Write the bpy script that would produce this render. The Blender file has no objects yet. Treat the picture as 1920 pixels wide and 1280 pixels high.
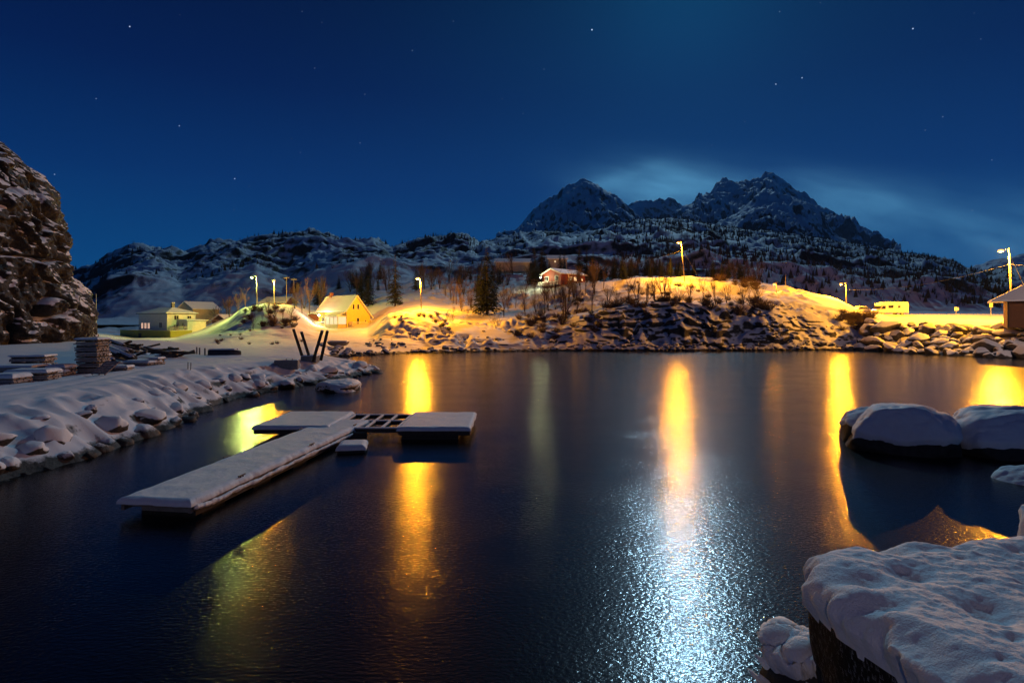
import bpy, bmesh, math, random
import numpy as np
from mathutils import Vector, Matrix, Euler

SC = bpy.context.scene
COL = SC.collection
R = math.radians
F = 1067.0            # focal length in photo pixels (20 mm on 36 mm)
HOR = 600.0           # photo row of the horizon
CAMH = 5.0

# ------------------------------------------------------------------ camera
cd = bpy.data.cameras.new("camera"); cam = bpy.data.objects.new("camera", cd); COL.objects.link(cam)
cam.location = (0, 0, CAMH); cam.rotation_euler = (R(90), 0, 0)
cd.sensor_width = 36; cd.lens = 20; cd.shift_y = -40/1920.0
cd.clip_start = 0.05; cd.clip_end = 20000
SC.camera = cam

# ------------------------------------------------------------------ light
MOON_AZ = math.atan2(330, F); MOON_EL = R(29.5)
w = bpy.data.worlds.new("World"); SC.world = w; w.use_nodes = True
NT = w.node_tree; NT.nodes.clear()
def wn(t, **k):
    n = NT.nodes.new(t)
    for a, b in k.items(): setattr(n, a, b)
    return n
def wm(op, a, b=None, c=None, clamp=False):
    n = wn('ShaderNodeMath', operation=op); n.use_clamp = clamp
    for i, v in enumerate((a, b, c)):
        if v is None: continue
        if isinstance(v, (int, float)): n.inputs[i].default_value = v
        else: NT.links.new(v, n.inputs[i])
    return n.outputs[0]
STARS = [(random.Random(i).uniform(150, 1900), random.Random(i+900).uniform(5, 400), .55, random.Random(i+50).uniform(.12, .4)) for i in range(26)]
def setup_world():
    L = NT.links
    tc = wn('ShaderNodeTexCoord'); nrm = wn('ShaderNodeVectorMath', operation='NORMALIZE')
    L.new(tc.outputs['Generated'], nrm.inputs[0]); D = nrm.outputs[0]
    sep = wn('ShaderNodeSeparateXYZ'); L.new(D, sep.inputs[0]); x, y, z = sep.outputs
    # night sky: a physical sky, tinted, mixed with an elevation ramp
    sky = wn('ShaderNodeTexSky'); sky.sky_type = 'NISHITA'; sky.sun_disc = False
    sky.sun_elevation = MOON_EL; sky.sun_rotation = MOON_AZ
    ramp = wn('ShaderNodeValToRGB'); cr = ramp.color_ramp
    stops = [(0.0, (0.002, .082, .235)), (.10, (0.001, .056, .195)), (.22, (0.0005, .026, .130)), (.36, (0.0002, .0090, .070)), (.50, (0.0001, .0036, .035)), (.7, (.0002, .003, .022)), (1.0, (0.0002, .0015, .012))]
    cr.elements[0].position = stops[0][0]; cr.elements[0].color = (*stops[0][1], 1)
    cr.elements[1].position = stops[-1][0]; cr.elements[1].color = (*stops[-1][1], 1)
    for p, c in stops[1:-1]:
        e = cr.elements.new(p); e.color = (*c, 1)
    L.new(z, ramp.inputs[0])
    # moon glow in the air round the moon
    md = Vector((math.sin(MOON_AZ)*math.cos(MOON_EL), math.cos(MOON_AZ)*math.cos(MOON_EL), math.sin(MOON_EL)))
    dt = wn('ShaderNodeVectorMath', operation='DOT_PRODUCT'); L.new(D, dt.inputs[0]); dt.inputs[1].default_value = md
    glow = wm('POWER', wm('MAXIMUM', dt.outputs['Value'], 0.0), 14.0)
    gl2 = wm('MULTIPLY', wm('POWER', wm('MAXIMUM', dt.outputs['Value'], 0.0), 120.0), 0.9)
    glow = wm('ADD', glow, gl2)
    gc = wn('ShaderNodeVectorMath', operation='SCALE'); gc.inputs[0].default_value = (0.000, .020, .044); L.new(glow, gc.inputs['Scale'])
    add1 = wn('ShaderNodeVectorMath', operation='ADD'); L.new(ramp.outputs[0], add1.inputs[0]); L.new(gc.outputs[0], add1.inputs[1])
    # blowing cloud behind the peaks
    u = wm('DIVIDE', x, wm('MAXIMUM', y, .05)); v = wm('DIVIDE', z, wm('MAXIMUM', y, .05))
    cmb = wn('ShaderNodeCombineXYZ'); L.new(wm('MULTIPLY', wm('ADD', u, wm('MULTIPLY', v, -.6)), 3.0), cmb.inputs[0]); L.new(wm('MULTIPLY', wm('ADD', v, wm('MULTIPLY', u, .22)), 11.0), cmb.inputs[1])
    nz = wn('ShaderNodeTexNoise'); nz.inputs['Scale'].default_value = 1.6; nz.inputs['Detail'].default_value = 4; nz.inputs['Roughness'].default_value = .5
    L.new(cmb.outputs[0], nz.inputs['Vector'])
    tot = None
    for (px, py, sx, sy, rot, a) in [(1250, 350, 120, 38, .10, 1.0), (1225, 385, 70, 36, 0, .6), (1160, 335, 75, 14, -.30, .45), (1600, 375, 150, 34, .10, .55), (1680, 425, 150, 40, .1, .35), (1480, 350, 160, 36, .06, .3), (1900, 440, 130, 60, 0, .45)]:
        du = wm('SUBTRACT', u, (px-960)/F); dv = wm('SUBTRACT', v, (HOR-py)/F)
        c, s = math.cos(-rot), math.sin(-rot)
        a1 = wm('MULTIPLY', wm('ADD', wm('MULTIPLY', du, c), wm('MULTIPLY', dv, s)), F/sx)
        b1 = wm('MULTIPLY', wm('ADD', wm('MULTIPLY', du, -s), wm('MULTIPLY', dv, c)), F/sy)
        g = wm('MULTIPLY', wm('EXPONENT', wm('MULTIPLY', wm('ADD', wm('MULTIPLY', a1, a1), wm('MULTIPLY', b1, b1)), -.8)), a)
        tot = g if tot is None else wm('ADD', tot, g)
    k = wm('MULTIPLY', tot, wm('MAXIMUM', wm('SUBTRACT', wm('MULTIPLY', nz.outputs['Fac'], 2.6), .32), 0.05))
    k = wm('MULTIPLY', k, wm('GREATER_THAN', y, .1))
    cc = wn('ShaderNodeVectorMath', operation='SCALE'); cc.inputs[0].default_value = (.055, .17, .24); L.new(k, cc.inputs['Scale'])
    add2 = wn('ShaderNodeVectorMath', operation='ADD'); L.new(add1.outputs[0], add2.inputs[0]); L.new(cc.outputs[0], add2.inputs[1])
    # stars
    st = None
    for (px, py, r, b) in [(243, 50, .9, 1), (336, 236, .7, .8), (440, 335, .8, 1), (1110, 56, 1.0, 1.5), (1504, 146, .8, 1), (1712, 54, .9, 1), (1455, 158, .8, 1), (773, 95, .7, .5), (102, 327, .7, .7), (675, 268, .6, .5), (1020, 130, .6, .4), (590, 128, .6, .4), (1768, 219, .6, .5), (684, 177, .6, .4), (180, 185, .6, .5), (1462, 22, .6, .6), (850, 40, .6, .4), (1860, 300, .6, .4)]+STARS:
        d = Vector(((px-960)/F, 1, (HOR-py)/F)).normalized()
        dn = wn('ShaderNodeVectorMath', operation='DISTANCE'); L.new(D, dn.inputs[0]); dn.inputs[1].default_value = d
        t = wm('MULTIPLY', wm('LESS_THAN', dn.outputs['Value'], .0009*r), b)
        st = t if st is None else wm('ADD', st, t)
    sc_ = wn('ShaderNodeVectorMath', operation='SCALE'); sc_.inputs[0].default_value = (.5, .65, .9); L.new(st, sc_.inputs['Scale'])
    add3 = wn('ShaderNodeVectorMath', operation='ADD'); L.new(add2.outputs[0], add3.inputs[0]); L.new(sc_.outputs[0], add3.inputs[1])
    bg1 = wn('ShaderNodeBackground'); L.new(add3.outputs[0], bg1.inputs[0]); bg1.inputs[1].default_value = 0.95
    bg2 = wn('ShaderNodeBackground'); L.new(sky.outputs[0], bg2.inputs[0]); bg2.inputs[1].default_value = 0.00012
    ad = wn('ShaderNodeAddShader'); L.new(bg1.outputs[0], ad.inputs[0]); L.new(bg2.outputs[0], ad.inputs[1])
    out = wn('ShaderNodeOutputWorld'); L.new(ad.outputs[0], out.inputs[0])
    return md
MD = setup_world()
sl = bpy.data.lights.new("moon_light", 'SUN'); sl.energy = 0.78; sl.angle = R(.6); sl.color = (.43, .76, 1.0)
so = bpy.data.objects.new("moon_light", sl); COL.objects.link(so); so.location = (60, 200, 130)
so.rotation_euler = (-MD).to_track_quat('-Z', 'Y').to_euler()
SC.view_settings.view_transform = 'Standard'; SC.view_settings.look = 'None'
SC.view_settings.exposure = 0.0; SC.view_settings.gamma = 1.0
SC.render.engine = 'CYCLES'
SC.cycles.max_bounces = 5; SC.cycles.diffuse_bounces = 2; SC.cycles.glossy_bounces = 3
SC.cycles.use_denoising = True
SC.cycles.sample_clamp_indirect = 3.0

# ------------------------------------------------------------------ numpy noise
def _hash(ix, iy, iz, seed):
    h = (ix*374761393 + iy*668265263 + iz*2147483647 + seed*1274126177) & 0xFFFFFFFF
    h = ((h ^ (h >> 13))*1274126177) & 0xFFFFFFFF
    h = ((h ^ (h >> 16))*2246822519) & 0xFFFFFFFF
    return ((h ^ (h >> 15)) & 0xFFFFFF)/float(0xFFFFFF)*2-1
def vn(x, y, z=0.0, seed=0):
    x = np.asarray(x, float); y = np.asarray(y, float); z = np.zeros_like(x)+z
    ix = np.floor(x).astype(np.int64); iy = np.floor(y).astype(np.int64); iz = np.floor(z).astype(np.int64)
    fx = x-ix; fy = y-iy; fz = z-iz
    fx = fx*fx*fx*(fx*(fx*6-15)+10); fy = fy*fy*fy*(fy*(fy*6-15)+10); fz = fz*fz*fz*(fz*(fz*6-15)+10)
    def g(a, b, c): return _hash(ix+a, iy+b, iz+c, seed)
    x00 = g(0, 0, 0)*(1-fx)+g(1, 0, 0)*fx; x10 = g(0, 1, 0)*(1-fx)+g(1, 1, 0)*fx
    x01 = g(0, 0, 1)*(1-fx)+g(1, 0, 1)*fx; x11 = g(0, 1, 1)*(1-fx)+g(1, 1, 1)*fx
    return (x00*(1-fy)+x10*fy)*(1-fz)+(x01*(1-fy)+x11*fy)*fz
def fbm(x, y, z=0.0, o=5, seed=0, gain=.5):
    a = 1; t = 0; s = 0; f = 1.0
    for i in range(o):
        t = t+a*vn(x*f+i*17.3, y*f-i*9.1, np.asarray(z)*f+i*3.7, seed+i); s += a; a *= gain; f *= 2.03
    return t/s
def ridged(x, y, z=0.0, o=5, seed=0, gain=.55):
    a = 1; t = 0; s = 0; f = 1.0
    for i in range(o):
        t = t+a*(1-2*np.abs(vn(x*f+i*11.3, y*f-i*7.1, np.asarray(z)*f, seed+i))); s += a; a *= gain; f *= 2.07
    return t/s
def sstep(a, b, x):
    t = np.clip((x-a)/(b-a), 0, 1); return t*t*(3-2*t)

# ------------------------------------------------------------------ materials
MATS = {}
def newmat(name):
    m = bpy.data.materials.new(name); m.use_nodes = True; nt = m.node_tree; nt.nodes.clear()
    out = nt.nodes.new('ShaderNodeOutputMaterial'); b = nt.nodes.new('ShaderNodeBsdfPrincipled')
    nt.links.new(b.outputs[0], out.inputs[0]); return m, nt, b
def noise(nt, scale, detail=4, rough=.55, coord='Object', dist=0):
    tc = nt.nodes.new('ShaderNodeTexCoord'); n = nt.nodes.new('ShaderNodeTexNoise')
    n.inputs['Scale'].default_value = scale; n.inputs['Detail'].default_value = detail; n.inputs['Roughness'].default_value = rough; n.inputs['Distortion'].default_value = dist
    nt.links.new(tc.outputs[coord], n.inputs['Vector']); return n
def ramp(nt, fac, stops):
    r = nt.nodes.new('ShaderNodeValToRGB'); cr = r.color_ramp
    def c4(c): return (c, c, c, 1) if isinstance(c, (int, float)) else (*c, 1)
    cr.elements[0].position = stops[0][0]; cr.elements[0].color = c4(stops[0][1])
    cr.elements[1].position = stops[-1][0]; cr.elements[1].color = c4(stops[-1][1])
    for p, c in stops[1:-1]:
        e = cr.elements.new(p); e.color = c4(c)
    nt.links.new(fac, r.inputs[0]); return r.outputs[0]
def bump(nt, b, h, strength, dist=.05):
    n = nt.nodes.new('ShaderNodeBump'); n.inputs['Strength'].default_value = strength; n.inputs['Distance'].default_value = dist
    nt.links.new(h, n.inputs['Height']); nt.links.new(n.outputs[0], b.inputs['Normal']); return n
def math_n(nt, op, a, b_=None, clamp=False):
    n = nt.nodes.new('ShaderNodeMath'); n.operation = op; n.use_clamp = clamp
    for i, v in enumerate((a, b_)):
        if v is None: continue
        if isinstance(v, (int, float)): n.inputs[i].default_value = v
        else: nt.links.new(v, n.inputs[i])
    return n.outputs[0]
def mixc(nt, fac, a, b_):
    n = nt.nodes.new('ShaderNodeMix'); n.data_type = 'RGBA'
    if isinstance(fac, (int, float)): n.inputs[0].default_value = fac
    else: nt.links.new(fac, n.inputs[0])
    for s, v in ((6, a), (7, b_)):
        if isinstance(v, tuple): n.inputs[s].default_value = (*v, 1)
        else: nt.links.new(v, n.inputs[s])
    return n.outputs[2]
def plain(name, col, rough=.7, var=.25, scale=3.0, bmp=.2, metallic=0):
    m, nt, b = newmat(name)
    n = noise(nt, scale, 5)
    c0 = tuple(c*(1-var) for c in col); c1 = tuple(min(.95, c*(1+var)) for c in col)
    nt.links.new(ramp(nt, n.outputs['Fac'], [(.3, c0), (.7, c1)]), b.inputs['Base Color'])
    b.inputs['Roughness'].default_value = rough; b.inputs['Metallic'].default_value = metallic
    if bmp: bump(nt, b, n.outputs['Fac'], bmp, .02)
    MATS[name] = m; return m
def emis(name, col, s):
    m, nt, b = newmat(name); b.inputs['Base Color'].default_value = (.1, .1, .1, 1)
    b.inputs['Emission Color'].default_value = (*col, 1); b.inputs['Emission Strength'].default_value = s; MATS[name] = m; return m
def snowrock(name, thr=.72, width=.12, nscale=.6, namp=.35, rock=((.012, .011, .010), (.07, .062, .055)), snow=(.80, .82, .86), bscale=2.0, bdist=.15, fine=14.0, tex='Object'):
    m, nt, b = newmat(name)
    g = nt.nodes.new('ShaderNodeNewGeometry'); s = nt.nodes.new('ShaderNodeSeparateXYZ'); nt.links.new(g.outputs['Normal'], s.inputs[0])
    n = noise(nt, nscale, 8, .68, tex); n2 = noise(nt, bscale, 7, .65, tex)
    k = math_n(nt, 'ADD', s.outputs[2], math_n(nt, 'MULTIPLY', math_n(nt, 'SUBTRACT', n.outputs['Fac'], .5), namp*2))
    k = ramp(nt, k, [(max(0, thr-width), 0.0), (min(1, thr+width), 1.0)])
    sp_ = nt.nodes.new('ShaderNodeSeparateXYZ'); nt.links.new(g.outputs['Position'], sp_.inputs[0])
    wl = ramp(nt, math_n(nt, 'ADD', math_n(nt, 'MULTIPLY', sp_.outputs[2], .8), math_n(nt, 'MULTIPLY', n.outputs['Fac'], .5)), [(.42, 0.0), (.52, 1.0)])
    k = math_n(nt, 'MULTIPLY', k, wl)
    rc = ramp(nt, n2.outputs['Fac'], [(.3, rock[0]), (.72, rock[1])])
    sc2 = mixc(nt, n.outputs['Fac'], tuple(c*.93 for c in snow), snow)
    nt.links.new(mixc(nt, k, rc, sc2), b.inputs['Base Color'])
    b.inputs['Roughness'].default_value = .75
    bh = math_n(nt, 'MULTIPLY', n2.outputs['Fac'], math_n(nt, 'SUBTRACT', 1.15, k))
    bump(nt, b, bh, .8, bdist)
    MATS[name] = m; return m

snowrock('land', thr=.50, width=.05, nscale=.75, namp=.30, bscale=1.6, bdist=.35)
snowrock('bank', thr=.64, width=.05, nscale=1.6, namp=.20, bscale=3, bdist=.10, snow=(.80, .81, .85))
snowrock('cliff', thr=.56, width=.05, nscale=.55, namp=.95, bscale=1.3, bdist=.45, rock=((.003, .003, .003), (.015, .0145, .0145)))
snowrock('hill', thr=.81, width=.06, nscale=.011, namp=.5, bscale=.06, bdist=6, rock=((.006, .006, .007), (.030, .028, .030)), snow=(.80, .83, .87))
snowrock('peak', thr=.58, width=.06, nscale=.007, namp=.40, bscale=.012, bdist=28, rock=((.010, .012, .016), (.06, .065, .075)), snow=(.66, .72, .8))
snowrock('boulder', thr=.36, width=.06, nscale=1.2, namp=.24, bscale=3, bdist=.08, rock=((.02, .018, .016), (.10, .085, .07)))
def mat_snow():
    m, nt, b = newmat('snow')
    n = noise(nt, 5, 6, .6); n2 = noise(nt, 70, 3, .7)
    nt.links.new(ramp(nt, n.outputs['Fac'], [(.3, (.76, .79, .84)), (.7, (.84, .86, .89))]), b.inputs['Base Color'])
    b.inputs['Roughness'].default_value = .65
    h = math_n(nt, 'ADD', n.outputs['Fac'], math_n(nt, 'MULTIPLY', n2.outputs['Fac'], .42))
    bump(nt, b, h, .75, .028); MATS['snow'] = m
mat_snow()
plain('rock', (.024, .021, .019), .8, .5, 5, .4)
plain('wood_grey', (.20, .17, .15), .8, .35, 6); plain('wood_dark', (.045, .035, .03), .8, .4, 5)
plain('pallet_wood', (.36, .30, .27), .8, .3, 8); plain('concrete', (.22, .21, .20), .9, .25, 4)
plain('metal_dark', (.05, .05, .055), .5, .3, 5, .1); plain('pole_wood', (.30, .24, .18), .8, .25, 6); plain('pole_metal', (.35, .35, .34), .45, .1, 5, .05)
plain('bark', (.060, .045, .035), .9, .4, 8); plain('needles', (.012, .020, .012), .9, .5, 3, 0); plain('twig', (.085, .055, .040), .9, .3, 6, 0)
plain('roof_dark', (.06, .05, .05), .8, .3, 4); plain('glass_dark', (.02, .02, .025), .15, .2, 2, 0)
plain('float_black', (.012, .012, .014), .6, .4, 5); plain('rust', (.25, .09, .04), .8, .4, 6); plain('van_white', (.72, .71, .68), .35, .06, 3, 0)
plain('tyre', (.02, .02, .02), .8, .2, 8); plain('trim_white', (.75, .74, .70), .6, .06, 4, 0)
def siding(name, col, period=.16, vertical=False):
    m, nt, b = newmat(name)
    tc = nt.nodes.new('ShaderNodeTexCoord'); wv = nt.nodes.new('ShaderNodeTexWave'); wv.wave_type = 'BANDS'
    wv.bands_direction = 'Z' if not vertical else 'DIAGONAL'; wv.wave_profile = 'SAW'
    wv.inputs['Scale'].default_value = 1/period/6.283*3.14; wv.inputs['Distortion'].default_value = .0
    nt.links.new(tc.outputs['Object'], wv.inputs['Vector'])
    n = noise(nt, 2.5, 5)
    nt.links.new(ramp(nt, n.outputs['Fac'], [(.3, tuple(c*.82 for c in col)), (.7, col)]), b.inputs['Base Color'])
    b.inputs['Roughness'].default_value = .6; bump(nt, b, wv.outputs['Fac'], .5, .03); MATS[name] = m
siding('siding_white', (.82, .82, .78)); siding('siding_yellow', (.80, .62, .16)); siding('siding_red', (.26, .045, .022), vertical=True)
siding('fence_green', (.36, .34, .05), vertical=True); siding('siding_cream', (.60, .50, .34)); siding('siding_brown', (.20, .085, .035), vertical=True)
emis('win_warm', (1, .62, .30), 2.2); emis('win_pink', (1, .60, .42), .75); emis('win_soft', (1, .74, .42), .9)
emis('bulb_sodium', (1, .44, .12), 2.6); emis('bulb_green', (.80, 1, .30), 2.2); emis('bulb_white', (1, .88, .60), 60)

def mat_water():
    m, nt, b = newmat('water')
    tc = nt.nodes.new('ShaderNodeTexCoord'); mp = nt.nodes.new('ShaderNodeMapping'); mp.inputs['Scale'].default_value = (.75, 1.3, 1)
    nt.links.new(tc.outputs['Object'], mp.inputs[0])
    n = nt.nodes.new('ShaderNodeTexNoise'); n.inputs['Scale'].default_value = 12; n.inputs['Detail'].default_value = 2.5; n.inputs['Roughness'].default_value = .6
    n2 = nt.nodes.new('ShaderNodeTexNoise'); n2.inputs['Scale'].default_value = .35; n2.inputs['Detail'].default_value = 3
    mp2 = nt.nodes.new('ShaderNodeMapping'); mp2.inputs['Scale'].default_value = (.10, .7, 1); nt.links.new(tc.outputs['Object'], mp2.inputs[0])
    n3 = nt.nodes.new('ShaderNodeTexNoise'); n3.inputs['Scale'].default_value = .8; n3.inputs['Detail'].default_value = 4
    nt.links.new(mp.outputs[0], n.inputs['Vector']); nt.links.new(tc.outputs['Object'], n2.inputs['Vector']); nt.links.new(mp2.outputs[0], n3.inputs['Vector'])
    b.inputs['Base Color'].default_value = (.0015, .003, .005, 1); b.inputs['IOR'].default_value = 1.333
    rr = math_n(nt, 'ADD', math_n(nt, 'MULTIPLY', n3.outputs['Fac'], .08), .09)
    nt.links.new(rr, b.inputs['Roughness'])
    b.inputs['Specular IOR Level'].default_value = .5
    bn = nt.nodes.new('ShaderNodeBump'); bn.inputs['Strength'].default_value = 1.0; bn.inputs['Distance'].default_value = .0135; nt.links.new(ramp(nt, n2.outputs['Fac'], [(.3, .62), (.7, 1.0)]), bn.inputs['Strength'])
    nt.links.new(math_n(nt, 'ADD', n.outputs['Fac'], math_n(nt, 'MULTIPLY', n2.outputs['Fac'], 1.5)), bn.inputs['Height']); nt.links.new(bn.outputs[0], b.inputs['Normal'])
    b2 = nt.nodes.new('ShaderNodeBsdfPrincipled'); b2.inputs['Base Color'].default_value = (.0015, .003, .005, 1); b2.inputs['IOR'].default_value = 1.333; b2.inputs['Roughness'].default_value = .34
    nt.links.new(bn.outputs[0], b2.inputs['Normal']); mx = nt.nodes.new('ShaderNodeMixShader'); mx.inputs[0].default_value = .17
    nt.links.new(b.outputs[0], mx.inputs[1]); nt.links.new(b2.outputs[0], mx.inputs[2])
    nt.links.new(mx.outputs[0], [q for q in nt.nodes if q.type == 'OUTPUT_MATERIAL'][0].inputs[0])
    MATS['water'] = m
mat_water()

# ------------------------------------------------------------------ object helpers
def tag(o, label=None, cat=None, group=None, kind=None):
    if label: o['label'] = label
    if cat: o['category'] = cat
    if group: o['group'] = group
    if kind: o['kind'] = kind
    return o
def empty(name, loc, rz=0, label=None, cat=None, group=None):
    o = bpy.data.objects.new(name, None); COL.objects.link(o); o.location = loc; o.rotation_euler = (0, 0, rz); o.empty_display_size = .3
    return tag(o, label, cat, group)
def mesh_obj(name, V, Fc, mat, parent=None, smooth=False, loc=None, rz=0):
    me = bpy.data.meshes.new(name)
    me.from_pydata(V.tolist() if hasattr(V, 'tolist') else V, [], Fc.tolist() if hasattr(Fc, 'tolist') else Fc)
    for mm in (mat if isinstance(mat, (list, tuple)) else [mat]): me.materials.append(MATS[mm])
    if smooth: me.polygons.foreach_set('use_smooth', [True]*len(me.polygons))
    me.update()
    o = bpy.data.objects.new(name, me); COL.objects.link(o)
    if parent is not None: o.parent = parent
    if loc is not None: o.location = loc; o.rotation_euler = (0, 0, rz)
    return o
def grid_faces(nu, nv):
    i = np.arange(nu-1)[:, None]; j = np.arange(nv-1)[None, :]
    a = i*nv+j
    return np.stack([a, a+nv, a+nv+1, a+1], -1).reshape(-1, 4)
class MB:
    def __init__(s): s.v = []; s.f = []
    def add(s, vs, fs):
        b = len(s.v); s.v += [tuple(v) for v in vs]; s.f += [tuple(b+i for i in f) for f in fs]; return s
    def box(s, x0, x1, y0, y1, z0, z1, M=None):
        vs = [Vector((x, y, z)) for z in (z0, z1) for (x, y) in ((x0, y0), (x1, y0), (x1, y1), (x0, y1))]
        if M is not None: vs = [M @ v for v in vs]
        return s.add(vs, [(0, 3, 2, 1), (4, 5, 6, 7), (0, 1, 5, 4), (1, 2, 6, 5), (2, 3, 7, 6), (3, 0, 4, 7)])
    def tube(s, p, q, r0, r1=None, n=8, caps=True):
        p = Vector(p); q = Vector(q); r1 = r0 if r1 is None else r1
        d = (q-p)
        if d.length < 1e-6: return s
        d.normalize(); a = d.orthogonal().normalized(); b_ = d.cross(a)
        vs = [p+(a*math.cos(t)+b_*math.sin(t))*r0 for t in [2*math.pi*i/n for i in range(n)]]+[q+(a*math.cos(t)+b_*math.sin(t))*r1 for t in [2*math.pi*i/n for i in range(n)]]
        fs = [(i, (i+1) % n, n+(i+1) % n, n+i) for i in range(n)]
        if caps: fs += [tuple(range(n-1, -1, -1)), tuple(range(n, 2*n))]
        return s.add(vs, fs)
    def prism(s, poly, axis, a0, a1):
        """poly: 2D outline in the two other axes, extruded along axis ('x' or 'y')."""
        n = len(poly)
        def P(a, p): return (a, p[0], p[1]) if axis == 'x' else (p[0], a, p[1]) if axis == 'y' else (p[0], p[1], a)
        vs = [P(a0, p) for p in poly]+[P(a1, p) for p in poly]
        return s.add(vs, [tuple(range(n)), tuple(range(2*n-1, n-1, -1))]+[(i, n+i, n+(i+1) % n, (i+1) % n) for i in range(n)])
    def build(s, name, mat, parent=None, smooth=False, bevel=0, loc=None, rz=0):
        o = mesh_obj(name, s.v, s.f, mat, parent, smooth, loc, rz)
        bm = bmesh.new(); bm.from_mesh(o.data); bmesh.ops.recalc_face_normals(bm, faces=bm.faces)
        if bevel: bmesh.ops.bevel(bm, geom=bm.edges[:], offset=bevel, segments=2, affect='EDGES', clamp_overlap=True)
        bm.to_mesh(o.data); bm.free()
        return o
def copy_tree(o, parent=None):
    c = o.copy(); COL.objects.link(c)
    if parent is not None: c.parent = parent
    for ch in list(o.children): copy_tree(ch, c)
    return c
def P(px, py, Y): return Vector(((px-960)/F*Y, Y, CAMH-(py-HOR)/F*Y))
def XY(px, Y): return (px-960)/F*Y

# ------------------------------------------------------------------ terrain from depth profiles
class Terrain:
    def __init__(s, cols, pxs, nsub, blur=2):
        keys = sorted(cols); n = len(cols[keys[0]])
        A = np.array([[[st[0], (st[1] if st[1] < 60 and len(st) > 3 else CAMH-(st[1]-HOR)/F*st[0]), st[2]] for st in cols[k]] for k in keys])
        pxs = np.array(pxs, float)
        Q = np.stack([[np.interp(pxs, keys, A[:, i, c]) for c in range(3)] for i in range(n)], 0)  # n,3,npx
        rows = []
        for i in range(n-1):
            for t in np.linspace(0, 1, nsub[i], endpoint=False): rows.append(Q[i]*(1-t)+Q[i+1]*t)
        rows.append(Q[-1]); T = np.array(rows)     # nv,3,npx
        for _ in range(blur):
            Z = T[:, 1, :]; Z[1:-1] = .25*Z[:-2]+.5*Z[1:-1]+.25*Z[2:]
            Z[:, 1:-1] = .25*Z[:, :-2]+.5*Z[:, 1:-1]+.25*Z[:, 2:]
            A_ = T[:, 2, :]; A_[1:-1] = .25*A_[:-2]+.5*A_[1:-1]+.25*A_[2:]
        s.Y = T[:, 0, :].T.copy(); s.Z = T[:, 1, :].T.copy(); s.A = T[:, 2, :].T.copy(); s.px = pxs
        s.X = (pxs[:, None]-960)/F*s.Y
    def z(s, x, y):
        px = 960+F*x/y; i = int(np.clip(np.searchsorted(s.px, px)-1, 0, len(s.px)-2)); t = (px-s.px[i])/(s.px[i+1]-s.px[i])
        return float(np.interp(y, s.Y[i], s.Z[i])*(1-t)+np.interp(y, s.Y[i+1], s.Z[i+1])*t)
    def build(s, name, mat):
        V = np.stack([s.X, s.Y, s.Z], -1).reshape(-1, 3)
        Fc = grid_faces(*s.X.shape)
        return mesh_obj(name, V, Fc, mat, None, True)

def zz(v): return v
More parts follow.
